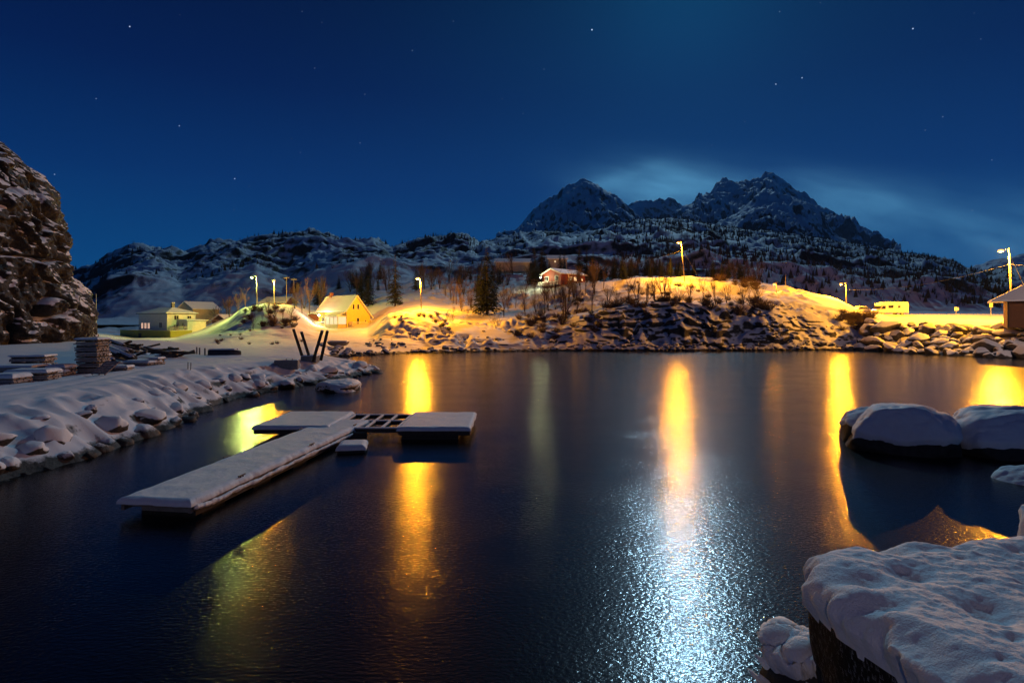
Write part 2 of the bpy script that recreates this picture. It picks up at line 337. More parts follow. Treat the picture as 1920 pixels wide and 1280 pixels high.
# stations: (Y, photo row, roughness)   a 4th value marks "the second is a height in metres"
def S(Y, z, a=.0): return (Y, z, a, 1)
near = {
 -900: [S(60, 1.6), S(66, 1.9), S(80, 2), S(95, 2.4), S(105, 3), S(115, 4), S(130, 5), S(160, 7), S(230, 10)],
 100: [S(60, 1.6), S(66, 1.85), S(80, 2), S(92, 2.2), S(104, 2.2), S(116, 2), S(130, 2), S(160, 2.5, .2), S(230, 5, .4)],
 180: [S(60, 1.6), S(66, 1.85, .02), (80, 637, .05), (92, 630, .06), (104, 627, .05), (116, 626, .05), (130, 624, .05), (160, 620, .2), (230, 605, .5)],
 250: [S(60, 1.6), S(66, 1.9, .02), S(78, 1.75, .05), S(90, 1.6, .05), S(104, 1.4, .05), S(118, 1.15, .04), S(130, 1.0, .03), S(160, 1.6, .2), (230, 600, .5)],
 330: [S(60, 1.6), S(66, 1.9, .02), S(78, 1.75, .05), S(90, 1.65, .05), S(104, 1.5, .05), S(118, 1.25, .04), S(130, 1.3, .03), S(160, 2.5, .2), (230, 590, .5)],
 375: [S(60, 1.6), S(66, 1.9, .02), S(78, 1.75, .06), (90, 637, .08), (104, 628, .08), (118, 622, .05), (130, 619, .03), (160, 610, .2), (230, 585, .5)],
 430: [S(60, 1.6), S(66, 1.9, .02), (78, 643, .08), (88, 632, .15), (98, 620, .2), (107, 605, .2), (118, 597, .2), (150, 593, .3), (230, 575, .6)],
 450: [S(60, 1.6), S(66, 1.9, .02), (78, 643, .08), (88, 632, .2), (98, 618, .35), (106, 590, .5), (114, 578, .5), (150, 585, .4), (230, 570, .6)],
 500: [S(60, 1.6), S(66, 1.9, .02), (78, 645, .08), (88, 633, .25), (97, 614, .5), (107, 580, .55), (113, 567, .3), (150, 572, .4), (230, 560, .6)],
 550: [S(60, 1.6), S(66, 1.9, .02), (78, 646, .08), (88, 636, .2), (98, 618, .5), (108, 592, .55), (116, 575, .4), (150, 570, .4), (230, 548, .6)],
 590: [S(60, 1.2), S(70, 1.6, .02), (78, 648, .08), (88, 640, .1), (98, 628, .15), (110, 616, .1), (122, 606, .1), (150, 575, .4), (230, 545, .6)],
 618: [S(72, -1.5), S(77, 0, .05), (81, 656, .2), (90, 641, .15), (100, 627, .1), (113, 619, .05), (125, 608, .1), (150, 568, .4), (230, 540, .6)],
 690: [S(76, -1.5), S(81, 0, .1), (84, 657, .4), (91, 640, .2), (102, 624, .12), (114, 612, .08), (128, 598, .15), (152, 558, .4), (230, 520, .7)],
 730: [S(79, -1.5), S(84, 0, .1), (87, 655, .7), (92, 632, .7), (98, 606, .6), (104, 590, .7), (114, 588, .3), (155, 550, .5), (230, 515, .7)],
 790: [S(81, -1.5), S(86, 0, .1), (89, 652, .9), (94, 628, .8), (100, 602, .7), (107, 573, .5), (113, 577, .3), (155, 545, .6), (230, 515, .7)],
 850: [S(83, -1.5), S(88, 0, .1), (91, 650, .9), (96, 628, .7), (103, 604, .4), (109, 590, .4), (118, 580, .3), (155, 545, .6), (230, 515, .7)],
 900: [S(85, -1.5), S(90, 0, .1), (93, 650, .9), (98, 632, .5), (104, 610, .3), (112, 592, .3), (122, 582, .3), (155, 548, .5), (230, 515, .7)],
 980: [S(87, -1.5), S(92, 0, .1), (94, 649, 1.0), (99, 628, .7), (106, 606, .4), (114, 592, .4), (126, 576, .3), (155, 537, .4), (230, 512, .6)],
 1050: [S(87, -1.5), S(92, 0, .1), (94, 647, 1.1), (99, 622, 1.0), (106, 596, .7), (114, 580, .5), (128, 560, .3), (152, 531, .2), (230, 520, .5)],
 1130: [S(87, -1.5), S(92, 0, .1), (94, 643, 1.3), (97, 612, 1.3), (100, 577, 1.2), (108, 570, .5), (120, 552, .3), (135, 530, .2), (230, 520, .5)],
 1200: [S(87, -1.5), S(92, 0, .1), (94, 640, 1.5), (97, 603, 1.5), (100, 572, 1.2), (108, 566, .5), (118, 545, .2), (130, 520, .1), (230, 520, .5)],
 1300: [S(88, -1.5), S(93, 0, .1), (95, 640, 1.5), (97, 603, 1.5), (101, 572, 1.2), (108, 566, .4), (118, 545, .2), (130, 519, .1), (230, 522, .5)],
 1390: [S(88, -1.5), S(93, 0, .1), (95, 643, .8), (98, 612, .6), (102, 578, 1.0), (108, 566, .6), (120, 545, .3), (130, 524, .1), (230, 530, .5)],
 1440: [S(89, -1.5), S(94, 0, .1), (95.5, 640, 1.2), (98, 605, 1.2), (101, 580, 1.0), (108, 562, .6), (118, 545, .3), (128, 533, .1), (230, 540, .5)],
 1500: [S(89, -1.5), S(94, 0, .1), (95.5, 640, 1.0), (98, 612, 1.1), (102, 582, .8), (108, 564, .6), (115, 552, .3), (122, 543, .1), (230, 550, .5)],
 1570: [S(90, -1.5), S(95, 0, .1), (96.5, 642, .9), (99, 620, .8), (102, 598, .6), (106, 578, .5), (112, 564, .3), (118, 560, .1), (230, 565, .5)],
 1610: [S(90, -1.5), S(94.5, 0, .1), (96, 645, .5), (98, 628, .5), (101, 610, .4), (105, 596, .3), (110, 586, .2), (118, 580, .1), (230, 580, .5)],
 1660: [S(84, -1.5), S(88.5, 0, .1), (91, 646, .4), (94, 628, .4), (97, 608, .3), (102, 598, .15), (107, 589, .05), (116, 589, .02), (230, 588, .3)],
 1800: [S(75, -1.5), S(79, 0, .1), (82, 654, .3), (86, 635, .3), (90, 613, .2), (95, 602, .08), (102, 596, .05), (112, 589, .02), (230, 586, .3)],
 1920: [S(70, -1.5), S(74, 0, .1), (77, 655, .3), (80, 638, .3), (84, 615, .2), (90, 605, .05), (100, 596, .05), (112, 589, .02), (230, 587, .3)],
 2900: [S(40, -1.5), S(44, 0, .1), S(47, 2.0, .3), S(50, 3.5, .3), S(54, 5.5, .2), S(66, 5.6, .05), S(85, 5.6, .05), S(112, 6, .02), S(230, 7, .3)],
}
pxs = np.concatenate([np.arange(-900, -60, 30), np.arange(-60, 1980, 2.6), np.arange(1980, 2901, 25)])
G = Terrain(near, pxs, [6, 24, 34, 34, 34, 34, 34, 40, 1], blur=3)
def rough_ground(T):
    mm = (sstep(760, 860, T.px)*(1-sstep(1120, 1180, T.px)))[:, None]; T.A = T.A*(1+.9*mm*sstep(98, 108, T.Y))+.25*mm*sstep(104, 120, T.Y)*(1-sstep(150, 155, T.Y))
    X, Y, A = T.X, T.Y, T.A
    b1 = 1-2*np.abs(vn(X/3.1, Y/2.6, 0, 3)); b2 = 1-2*np.abs(vn(X/1.35+9, Y/1.2, 0, 4)); b3 = vn(X/.6, Y/.6, 0, 5)
    big = fbm(X/9, Y/9, 0, 3, 7)
    rr_ = (sstep(1120, 1160, T.px)*(1-sstep(1500, 1560, T.px)))[:, None]*sstep(106, 112, Y)*(1-sstep(128, 136, Y)); T.Z += rr_*(.7*fbm(X/4, Y/4, 0, 4, 27)-.5*np.abs(vn(X/3, Y/3, 0, 28)))
    msk = sstep(-.25, .35, fbm(X/7, Y/5, 0, 3, 21))
    T.Z += sstep(135, 165, Y)*(1.4*fbm(X/11, Y/11, 0, 4, 25)-.8*np.abs(vn(X/5, Y/4.5, 0, 26)))
    T.Z += A*(big*1.1 + msk*(-b1*.75 - b2*.42 + b3*.16)) + .05*fbm(X/4, Y/4, 0, 3, 9)
    k = sstep(.6, 1.2, A)
    c1 = 1-2*np.abs(vn(X/2.1+Y*.2, Y/5+T.Z/1.3, 0, 12)); c2 = 1-2*np.abs(vn(X/.9, Y/3+T.Z/.8, 0, 13))
    T.Y += -k*(np.clip(-c1, -.4, 1)*.9+c2*.35+fbm(X/4.5, Y/9, 0, 2, 14)*2.2)
    T.X = (T.px[:, None]-960)/F*T.Y
rough_ground(G)
G.build('ground', 'land')['kind'] = 'structure'
gz = G.z

# ---- middle hills
hill = {}
ridge = [(-900, 430), (-300, 470), (0, 520), (135, 512), (170, 498), (205, 478), (240, 463), (270, 461), (300, 468), (345, 472), (375, 462), (395, 453), (430, 450), (480, 445), (520, 441), (560, 434), (600, 433), (625, 441), (660, 450), (700, 450), (735, 462), (765, 463), (780, 452), (815, 446), (850, 437), (880, 445), (900, 455), (930, 452), (970, 441), (1010, 437), (1060, 440), (1100, 438), (1150, 424), (1200, 414), (1245, 408), (1280, 410), (1330, 418), (1350, 424), (1400, 432), (1450, 438), (1520, 447), (1580, 458), (1640, 470), (1700, 479), (1750, 485), (1790, 494), (1810, 507), (1840, 513), (1880, 508), (1920, 502), (2100, 480), (2900, 470)]
bumps = [(-900, 560), (0, 560), (135, 570), (200, 525), (250, 512), (310, 520), (340, 530), (380, 520), (420, 512), (480, 505), (540, 530), (600, 500), (640, 488), (700, 488), (740, 498), (800, 500), (850, 505), (920, 490), (1000, 480), (1060, 476), (1100, 470), (1200, 480), (1330, 475), (1450, 490), (1550, 500), (1650, 515), (1750, 520), (1850, 540), (2100, 540), (2900, 540)]
def rp(tab, x): return float(np.interp(x, [a for a, _ in tab], [b for _, b in tab]))
for px in sorted(set([a for a, _ in ridge]+[a for a, _ in bumps])):
    r = rp(ridge, px); b = rp(bumps, px)
    crestY = 560 if px < 900 else 760
    hill[px] = [(185, 608 if px < 560 or px > 1500 else 580, .1), (225, 600 if px < 560 else (560 if px < 1500 else 592), .5), (280, b, 1.0), (330, b+6, 1.0), (430, (b*.55+r*.45)+4, 1.4), (crestY, r, 1.0), (crestY+90, r+6, 1.5), (crestY+500, r+60, 1)]
hpx = np.concatenate([np.arange(-900, -60, 30), np.arange(-60, 1980, 2.6), np.arange(1980, 2901, 30)])
H = Terrain(hill, hpx, [8, 34, 26, 40, 50, 16, 6, 1], blur=2)
X, Y = H.X, H.Y
H.Z += H.A*(ridged(X/60, Y/60, 0, 5, 31)*7.5 - np.abs(vn(X/21, Y/19, 0, 33))*5 + np.abs(vn(X/7.5, Y/7, 0, 35))*-1.4 + fbm(X/3.5, Y/3.5, 0, 2, 37)*.9)*np.clip(Y/450, .25, 1.0)
H.Z = np.where(H.Z < 1.0, 1.0, H.Z)
H.build('hills', 'hill')['kind'] = 'structure'

# ---- high peaks: one surface per massif, each with its own depth
def massif(name, prof, Yf, Yc, Yb, foot, amp, sc_, seed, n=(70, 50), step=2.0, drop=70):
    cols = {}
    for k, (a, b) in enumerate(prof):
        yc = Yc*(1+.05*math.sin(a/70.0+seed)); cols[a] = [(Yf, foot, .2), ((Yf*1.3+yc*.7)/2, foot*.6+b*.4, 1.0), (yc, b, .30), (yc*.5+Yb*.5, b+drop*.5, 1), (Yb, b+drop, 1)]
    T = Terrain(cols, np.arange(prof[0][0], prof[-1][0]+1, step), [n[0], n[1], 14, 6, 1], blur=0)
    X, Y = T.X, T.Y
    T.Z += T.A*amp*(ridged(X/sc_, Y/sc_*1.1, 0, 6, seed, .58)-.15)
    T.Z += np.clip(T.A, .5, 1)*amp*(.62*ridged(X/(sc_*.20), Y/(sc_*.20), 0, 5, seed+3)+.5*np.abs(vn((X+Y*.3)/(sc_*.35), (Y-X*.2)/(sc_*.9), 0, seed+5))-.2)
    o = T.build(name, 'peak'); o['kind'] = 'structure'; return o
massif('mountain_peak', [(930, 450), (955, 445), (975, 432), (990, 415), (1010, 398), (1030, 381), (1048, 368), (1062, 356), (1075, 348), (1090, 343), (1103, 345), (1112, 349), (1125, 352), (1140, 361), (1155, 372), (1170, 386), (1182, 397), (1192, 408), (1215, 420), (1240, 432), (1260, 445)], 1300, 1900, 2300, 470, 60, 240, 51)
massif('mountain_ridge', [(1120, 440), (1150, 408), (1170, 392), (1190, 380), (1215, 378), (1240, 374), (1262, 378), (1280, 390), (1300, 410), (1330, 440)], 3000, 3500, 4000, 460, 60, 300, 57)
massif('mountain_summit', [(1230, 450), (1262, 410), (1278, 392), (1290, 378), (1300, 374), (1310, 362), (1318, 368), (1330, 362), (1345, 345), (1358, 341), (1375, 342), (1395, 341), (1405, 346), (1413, 334), (1425, 335), (1436, 325), (1448, 326), (1458, 334), (1472, 345), (1490, 362), (1510, 375), (1535, 392), (1560, 405), (1590, 422), (1625, 440), (1650, 458), (1672, 474), (1690, 490)], 1800, 2700, 3200, 480, 85, 300, 63)
massif('mountain_dome', [(1300, 450), (1330, 430), (1360, 415), (1385, 402), (1405, 388), (1420, 376), (1435, 369), (1455, 369), (1480, 374), (1500, 380), (1520, 388), (1540, 402), (1555, 425), (1575, 452), (1600, 470)], 1000, 1500, 1900, 480, 40, 170, 71)
massif('distant_range', [(1780, 520), (1815, 508), (1850, 493), (1880, 484), (1910, 478), (1960, 470), (2050, 465), (2200, 480), (2500, 500)], 2500, 3200, 3800, 540, 50, 300, 77, step=4)

# ------------------------------------------------------------------ left yard and embankment
WL = [(-14, 5), (-15.4, 12), (-15.7, 17.5), (-15.4, 20.5), (-15.6, 25), (-17, 32.3), (-17.6, 35.6), (-17, 39.5), (-15.2, 45.2), (-12.3, 55), (-13.5, 58), (-20, 63), (-27, 72), (-60, 72), (-100, 72), (-100, 5)]
def sdist(X, Y, poly):
    d = np.full(X.shape, 1e9); ins = np.zeros(X.shape, bool); n = len(poly)
    for i in range(n):
        x0, y0 = poly[i]; x1, y1 = poly[(i+1) % n]; dx, dy = x1-x0, y1-y0
        t = np.clip(((X-x0)*dx+(Y-y0)*dy)/(dx*dx+dy*dy), 0, 1)
        d = np.minimum(d, np.hypot(X-x0-t*dx, Y-y0-t*dy))
        c = ((y0 > Y) != (y1 > Y)); 
        with np.errstate(divide='ignore', invalid='ignore'): xi = (x1-x0)*(Y-y0)/(y1-y0 if y1 != y0 else 1e-9)+x0
        ins ^= (c & (X < xi))
    return np.where(ins, d, -d)
gx = np.concatenate([np.arange(-100, -36, .9), np.arange(-36, -10, .13)]); gy = np.arange(6, 74, .2)
YX, YY = np.meshgrid(gx, gy, indexing='ij')
sd = sdist(YX, YY, WL)
tipf = sstep(40, 56, YY)                        # the spit sinks towards its tip
top = 2.0-.9*tipf*sstep(-24, -13, YX)
slope = .78-.25*sstep(36, 44, YY)
hh = np.minimum(sd*slope, top); k = .5
hh = -np.log(np.exp(-np.clip(sd*slope, -4, 8)/k*1.0)+np.exp(-top/k))*k     # soft minimum
bankm = sstep(-1.5, .2, sd)*(1-sstep(2.6, 4.2, sd))
lum = -np.abs(vn(YX/1.15, YY/1.15, 0, 41))*1.1+.45-np.abs(vn(YX/.55, YY/.55, 0, 42))*.35
YZ = hh+bankm*lum*.4+.03*fbm(YX/1.5, YY/1.5, 0, 4, 43)+.05*fbm(YX/5, YY/5, 0, 2, 44)*sstep(1, 4, sd)
# tyre and foot tracks along the top
trk = np.exp(-((sd-5.2-.6*np.sin(YY/6))/.22)**2)+np.exp(-((sd-6.6-.6*np.sin(YY/6))/.22)**2)
YZ -= .05*trk*sstep(3, 4, sd)*(1+.8*vn(YX/.3, YY/.3, 0, 45))
# banked snow towards the cliff foot
YZ += .9*sstep(-28, -40, YX)*sstep(30, 46, YY)*(1-sstep(60, 68, YY))
YZ = np.where(YY > 66, YZ-(YY-66)*.35, YZ)
V = np.stack([YX, YY, YZ], -1).reshape(-1, 3)
mesh_obj('embankment', V, grid_faces(*YX.shape), 'bank', None, True)['kind'] = 'structure'
def yz(x, y):
    i = int(np.clip(np.searchsorted(gx, x)-1, 0, len(gx)-2)); j = int(np.clip(np.searchsorted(gy, y)-1, 0, len(gy)-2))
    return float(YZ[i:i+2, j:j+2].mean())

# ---- water
mesh_obj('water', [(-600, -60, 0), (600, -60, 0), (600, 200, 0), (-600, 200, 0)], [(0, 1, 2, 3)], 'water')['kind'] = 'structure'
mesh_obj('seabed', [(-900, -200, -2.5), (900, -200, -2.5), (900, 240, -2.5), (-900, 240, -2.5)], [(0, 1, 2, 3)], 'rock')['kind'] = 'structure'

# ------------------------------------------------------------------ the cliff on the left
def cliff():
    cx, cy = -58.0, 50.0
    prof = [(0, 262), (20, 275), (35, 300), (60, 318), (85, 345), (110, 390), (122, 430), (130, 470), (132, 500), (145, 545), (156, 590), (156, 620), (148, 650), (142, 670)]
    zs, rs = [], []
    for px, py in prof:
        th = math.atan((px-960)/F); r = abs(cx*math.cos(th)-cy*math.sin(th)); L = math.sqrt(cx*cx+cy*cy-r*r)
        zs.append(CAMH-(py-HOR)/F*L*math.cos(th)); rs.append(r)
    zs = zs[::-1]; rs = rs[::-1]; zs += [24, 25.2, 26.2, 26.6]; rs += [7.6, 5.5, 3, 0.01]
    zs = np.array(zs); rs = np.array(rs)
    zs = np.insert(zs, 0, -1); rs = np.insert(rs, 0, rs[0]+.5)
    t = np.linspace(0, len(zs)-1, 420); z = np.interp(t, np.arange(len(zs)), zs); r = np.interp(t, np.arange(len(rs)), rs)
    for _ in range(6): r[1:-1] = .25*r[:-2]+.5*r[1:-1]+.25*r[2:]
    a = np.linspace(-math.pi*1.0, math.pi*.35, 560)
    A_, Z_ = np.meshgrid(a, z, indexing='ij'); R_ = np.repeat(r[None, :], len(a), 0)
    R_ = np.clip(R_-.5-.5*sstep(8, 20, Z_), .02, 99); X = np.cos(A_)*R_; Y = np.sin(A_)*R_*1.15; Z = Z_
    # slanting slabs: layers that dip to the right, deep hollow under the upper shelf
    u = X*.75+Z*.75+Y*.35; q = u/5.2+fbm(X/6, Y/6, Z/6, 3, 81)*.9; fr = q-np.floor(q)
    slab = (1-fr)**1.3
    crk = np.clip(.12-np.abs(vn((X+Z*.8)/3.6, Y/3.6, (Z-X*.6)/5, 87)), 0, .12)*-9; d = slab*.45-.2+crk+fbm(X/5, Y/5, Z/5, 3, 82)*1.7+ridged((X+Z)/2.6, Y/2.2, (Z-X*.5)/1.8, 5, 83)*.4+fbm(X/.6, Y/.6, Z/.6, 3, 84)*.36
    cav = np.exp(-(((A_+1.15)/.30)**2+((Z_-12.5)/3.2)**2))
    d = d*sstep(.0, 3.0, R_)-cav*2.6
    nx, ny = np.cos(A_), np.sin(A_)
    X = X+nx*d+cx; Y = Y+ny*d+cy; Z = Z+fbm(X/2.5, Y/2.5, Z/2.5, 3, 85)*.4
    V = np.stack([X, Y, Z], -1).reshape(-1, 3)
    o = mesh_obj('cliff', V, grid_faces(*X.shape), 'cliff', None, True); o['kind'] = 'structure'
    me = o.data; bm = bmesh.new(); bm.from_mesh(me); bmesh.ops.recalc_face_normals(bm, faces=bm.faces); bm.to_mesh(me); bm.free()
cliff()

# ------------------------------------------------------------------ rocks
def blob_mesh(name, seed, rx=1, ry=1, rz_=.7, n=(20, 13), e=.75, amp=.22, freq=1.2, mat='boulder', fine=.0):
    u = np.linspace(0, 2*math.pi, n[0], endpoint=False); v = np.linspace(-math.pi/2, math.pi/2, n[1])
    U, Vv = np.meshgrid(u, v, indexing='ij')
    f = lambda c: np.sign(c)*np.abs(c)**e
    x = f(np.cos(Vv))*f(np.cos(U)); y = f(np.cos(Vv))*f(np.sin(U)); z = f(np.sin(Vv))
    d = 1+amp*fbm(x*freq+seed*3.1, y*freq, z*freq, 3, seed)*1.6
    # facet cuts
    rnd = random.Random(seed)
    P_ = np.stack([x*d, y*d, z*d], -1)
    for _ in range(7):
        nv = Vector((rnd.uniform(-1, 1), rnd.uniform(-1, 1), rnd.uniform(-.5, 1))).normalized(); c = rnd.uniform(.72, .95)
        dd = P_@np.array(nv)-c; P_ -= np.where(dd > 0, dd, 0)[..., None]*np.array(nv)*.85
    if fine: 
        dn = fbm(P_[..., 0]*6, P_[..., 1]*6, P_[..., 2]*6, 4, seed+9)*fine; P_ *= (1+dn)[..., None]
    P_ = P_*np.array([rx, ry, rz_])
    nu, nv_ = n; V = P_.reshape(-1, 3); Fc = []
    for i in range(nu):
        i2 = (i+1) % nu
        for j in range(nv_-1): Fc.append((i*nv_+j, i2*nv_+j, i2*nv_+j+1, i*nv_+j+1))
    me = bpy.data.meshes.new(name); me.from_pydata(V.tolist(), [], Fc); me.materials.append(MATS[mat])
    me.polygons.foreach_set('use_smooth', [True]*len(me.polygons))
    bm = bmesh.new(); bm.from_mesh(me); bmesh.ops.remove_doubles(bm, verts=bm.verts, dist=1e-4); bm.to_mesh(me); bm.free(); return me
RM = [blob_mesh('boulder', s, 1, random.Random(s).uniform(.65, .9), random.Random(s+50).uniform(.62, .9), (26, 17), random.Random(s+9).uniform(.6, .85)) for s in range(10)]
snowrock('bank_boulder', thr=.16, width=.06, nscale=1.2, namp=.30, bscale=3, bdist=.08, rock=((.015, .014, .013), (.07, .06, .052)))
RB = [blob_mesh('boulder', s+20, 1, random.Random(s).uniform(.6, .85), random.Random(s+50).uniform(.5, .7), (26, 17), random.Random(s+9).uniform(.6, .85), mat='bank_boulder') for s in range(6)]
rnd = random.Random(5)
def rock(me, x, y, z, s, name='boulder', label=None, group=None, cat='rock', tilt=.35):
    o = bpy.data.objects.new(name, me); COL.objects.link(o); o.location = (x, y, z); o.scale = (s*rnd.uniform(.85, 1.25), s*rnd.uniform(.8, 1.1), s*rnd.uniform(.75, 1.05))
    o.rotation_euler = (rnd.uniform(-tilt, tilt), rnd.uniform(-tilt, tilt), rnd.uniform(0, 6.28)); return tag(o, label, cat, group)
# breakwater of piled boulders on the right
cnt = 0; placed = []
for it in range(4000):
    px = rnd.uniform(1612, 2050); t = rnd.random()
    i = int(np.searchsorted(G.px, px)); i = min(i, len(G.px)-1)
    y0 = np.interp(px, [1612, 1660, 1800, 1920, 2900], [94.5, 88.5, 79, 74, 44]); y1 = y0+np.interp(px, [1612, 1640, 1700, 1900], [4, 8, 11, 10])
    Yv = y0-.4+t*(y1-y0); x = XY(px, Yv); s = rnd.choice([.8, 1.0, 1.2, 1.4, 1.7])*rnd.uniform(.85, 1.15)
    if any((x-a)**2+(Yv-b)**2 < ((s+c)*.68)**2 for a, b, c in placed): continue
    placed.append((x, Yv, s)); rock(rnd.choice(RM), x, Yv, gz(x, Yv)+s*.22, s, label='snow capped grey boulder piled in the breakwater in front of the boathouse', group='boulders of the breakwater'); cnt += 1
    if cnt >= 140: break
# rocks of the embankment
cnt = 0; placed = []
for it in range(3000):
    j = rnd.randrange(1, 9); t = rnd.random(); a, b = WL[j], WL[j+1]
    x = a[0]*(1-t)+b[0]*t; y = a[1]*(1-t)+b[1]*t
    nx, ny = (b[1]-a[1]), -(b[0]-a[0]); L = math.hypot(nx, ny); nx /= L; ny /= L
    off = rnd.choice([.0, .1, .2, .4, .6, 1.0, 1.8])+rnd.uniform(-.25, .25); x -= nx*off; y -= ny*off
    s = rnd.choice([.35, .5, .65, .8, .95])*rnd.uniform(.85, 1.1)
    if any((x-p)**2+(y-q)**2 < ((s+c)*.8)**2 for p, q, c in placed): continue
    placed.append((x, y, s)); z = yz(x, y)
    rock(rnd.choice(RB), x, y, z-s*.26, s, label='half buried rock under snow along the edge of the embankment', group='rocks along the embankment edge', tilt=.5); cnt += 1
    if cnt >= 90: break
# rocks along the far shore
cnt = 0; placed = []
for it in range(3000):
    px = rnd.uniform(622, 1610); Ys = float(np.interp(px, [618, 690, 790, 900, 1050, 1300, 1440, 1570, 1610], [77, 81, 86, 90, 92, 93, 94, 95, 94.5]))
    Yv = Ys+rnd.choice([-.3, 0, .3, 1.0, 1.8])+rnd.uniform(-.2, .3); x = XY(px, Yv); s = rnd.uniform(.3, .85)
    if any((x-a)**2+(Yv-b)**2 < ((s+c)*.7)**2 for a, b, c in placed): continue
    placed.append((x, Yv, s)); rock(rnd.choice(RM), x, Yv, max(gz(x, Yv), -.1)+s*.1, s, label='small snow dusted rock at the waterline of the far shore', group='rocks along the far shoreline'); cnt += 1
    if cnt >= 24: break

def rubble():
    V = []; Fc = []; rn = random.Random(12)
    src = [(np.array([v.co[:] for v in me.vertices]), [tuple(p.vertices) for p in me.polygons]) for me in [blob_mesh('stone', 300+i, 1, .8, .65, (9, 6), .7) for i in range(4)]]
    for i in range(620):
        px = rn.uniform(622, 1615); Ys = float(np.interp(px, [618, 690, 790, 900, 1050, 1300, 1440, 1570, 1610], [77, 81, 86, 90, 92, 93, 94, 95, 94.5]))
        up = rn.random() < (.5 if px < 1140 else .15)
        Yv = Ys+(rn.uniform(1, 11) if up else rn.uniform(-.4, 1.6)); x = XY(px, Yv); q = rn.uniform(.15, .5)
        if up and float(vn(np.array([x/5]), np.array([Yv/4]), 0, 66)[0]) < .05: continue
        v, f = rn.choice(src); c, s_ = math.cos(i), math.sin(i); b = sum(len(k) for k in V)
        w = v*q*np.array([rn.uniform(.8, 1.5), rn.uniform(.8, 1.3), 1]); V.append(np.stack([w[:, 0]*c-w[:, 1]*s_+x, w[:, 0]*s_+w[:, 1]*c+Yv, w[:, 2]+max(gz(x, Yv), -.05)+q*.1], -1)); Fc += [tuple(b+j for j in t) for t in f]
    tag(mesh_obj('shore_rubble', np.concatenate(V), Fc, 'boulder', None, True), 'small stones scattered over the snowy far shore', 'stones', None, 'stuff')
rubble()

# big near rocks on the right, with a snow cap as a part
def snow_shell(src, parent, thr, thick, seed, name='snow_cap', nf=1.2, edge=.12, lump=.3, zc=None):
    """A snow layer: the upper faces of src lifted along their normals, tapering out at its rim."""
    me = src.data; n = len(me.vertices)
    co = np.empty(n*3); me.vertices.foreach_get('co', co); co = co.reshape(-1, 3)
    no = np.empty(n*3); me.vertex_normals.foreach_get('vector', no); no = no.reshape(-1, 3)
    kk = no[:, 2]+lump*fbm(co[:, 0]*nf, co[:, 1]*nf, co[:, 2]*nf, 4, seed)-thr
    if zc is not None: kk = np.minimum(kk, (co[:, 2]-zc)*.9+.22*fbm(co[:, 0]*1.3, co[:, 1]*1.3, 0, 4, seed+6))
    t = np.clip(kk/edge, -1, 1); h = thick*np.where(t > 0, np.sqrt(np.clip(t, 0, 1)), t*.6)*(1+.35*fbm(co[:, 0]*nf*1.5, co[:, 1]*nf*1.5, co[:, 2]*nf, 3, seed+3))
    h = h+np.where(t > .4, .035, .0)*fbm(co[:, 0]*2.2, co[:, 1]*3.6, co[:, 2]*3, 4, seed+8)
    V = co+no*h[:, None]+np.array([0, 0, 1.0])*(h*.4)[:, None]
    Fc = [tuple(p.vertices) for p in me.polygons if max(kk[v] for v in p.vertices) > -edge*.8]
    used = sorted({v for f in Fc for v in f}); mp = {v: i for i, v in enumerate(used)}
    return mesh_obj(name, V[used], [tuple(mp[v] for v in f) for f in Fc], 'snow', parent, True)
def big_rock(name, x, y, z, rx, ry, rz_, seed, rot, label, thr=.25, e=.7, zc=None):
    r = empty(name, (x, y, z), rot, label, 'rock')
    me = blob_mesh('stone', seed, rx, ry, rz_, (150, 90), e, .12, 1.0, 'rock', .035)
    o = bpy.data.objects.new('stone', me); COL.objects.link(o); o.parent = r
    snow_shell(o, r, thr, .11, seed+5, nf=.9, lump=.3 if zc is None else .12, zc=zc); return r
big_rock('shore_boulder', XY(1682, 22.3), 22.3, .30, 1.85, 1.7, 1.40, 11, .1, 'large smooth snow capped boulder standing in dark water between flat slab and wide boulder', -.1, .85, .15)
big_rock('rock_slab', XY(1625, 23.8), 23.6, .25, 1.2, 1.3, 1.15, 12, .3, 'low dark slab of rock with thin snow just behind the large smooth boulder', .35)
big_rock('shore_boulder', XY(1932, 21.6), 21.6, .22, 2.85, 1.9, 1.34, 15, -.1, 'wide flat topped boulder with rippled snow at the edge of the picture', -.1, .75, .15)
big_rock('shore_boulder', XY(1975, 17.6), 17.6, -.15, 1.5, .9, .55, 17, -.1, 'low icy rock barely above the water near the foreground ledge', -.3)
big_rock('snow_raft', XY(632, 41.5), 41.5, .05, 1.45, 2.3, .5, 19, .2, 'flat slab thick with snow lying in the water off the embankment tip', .05, .5)

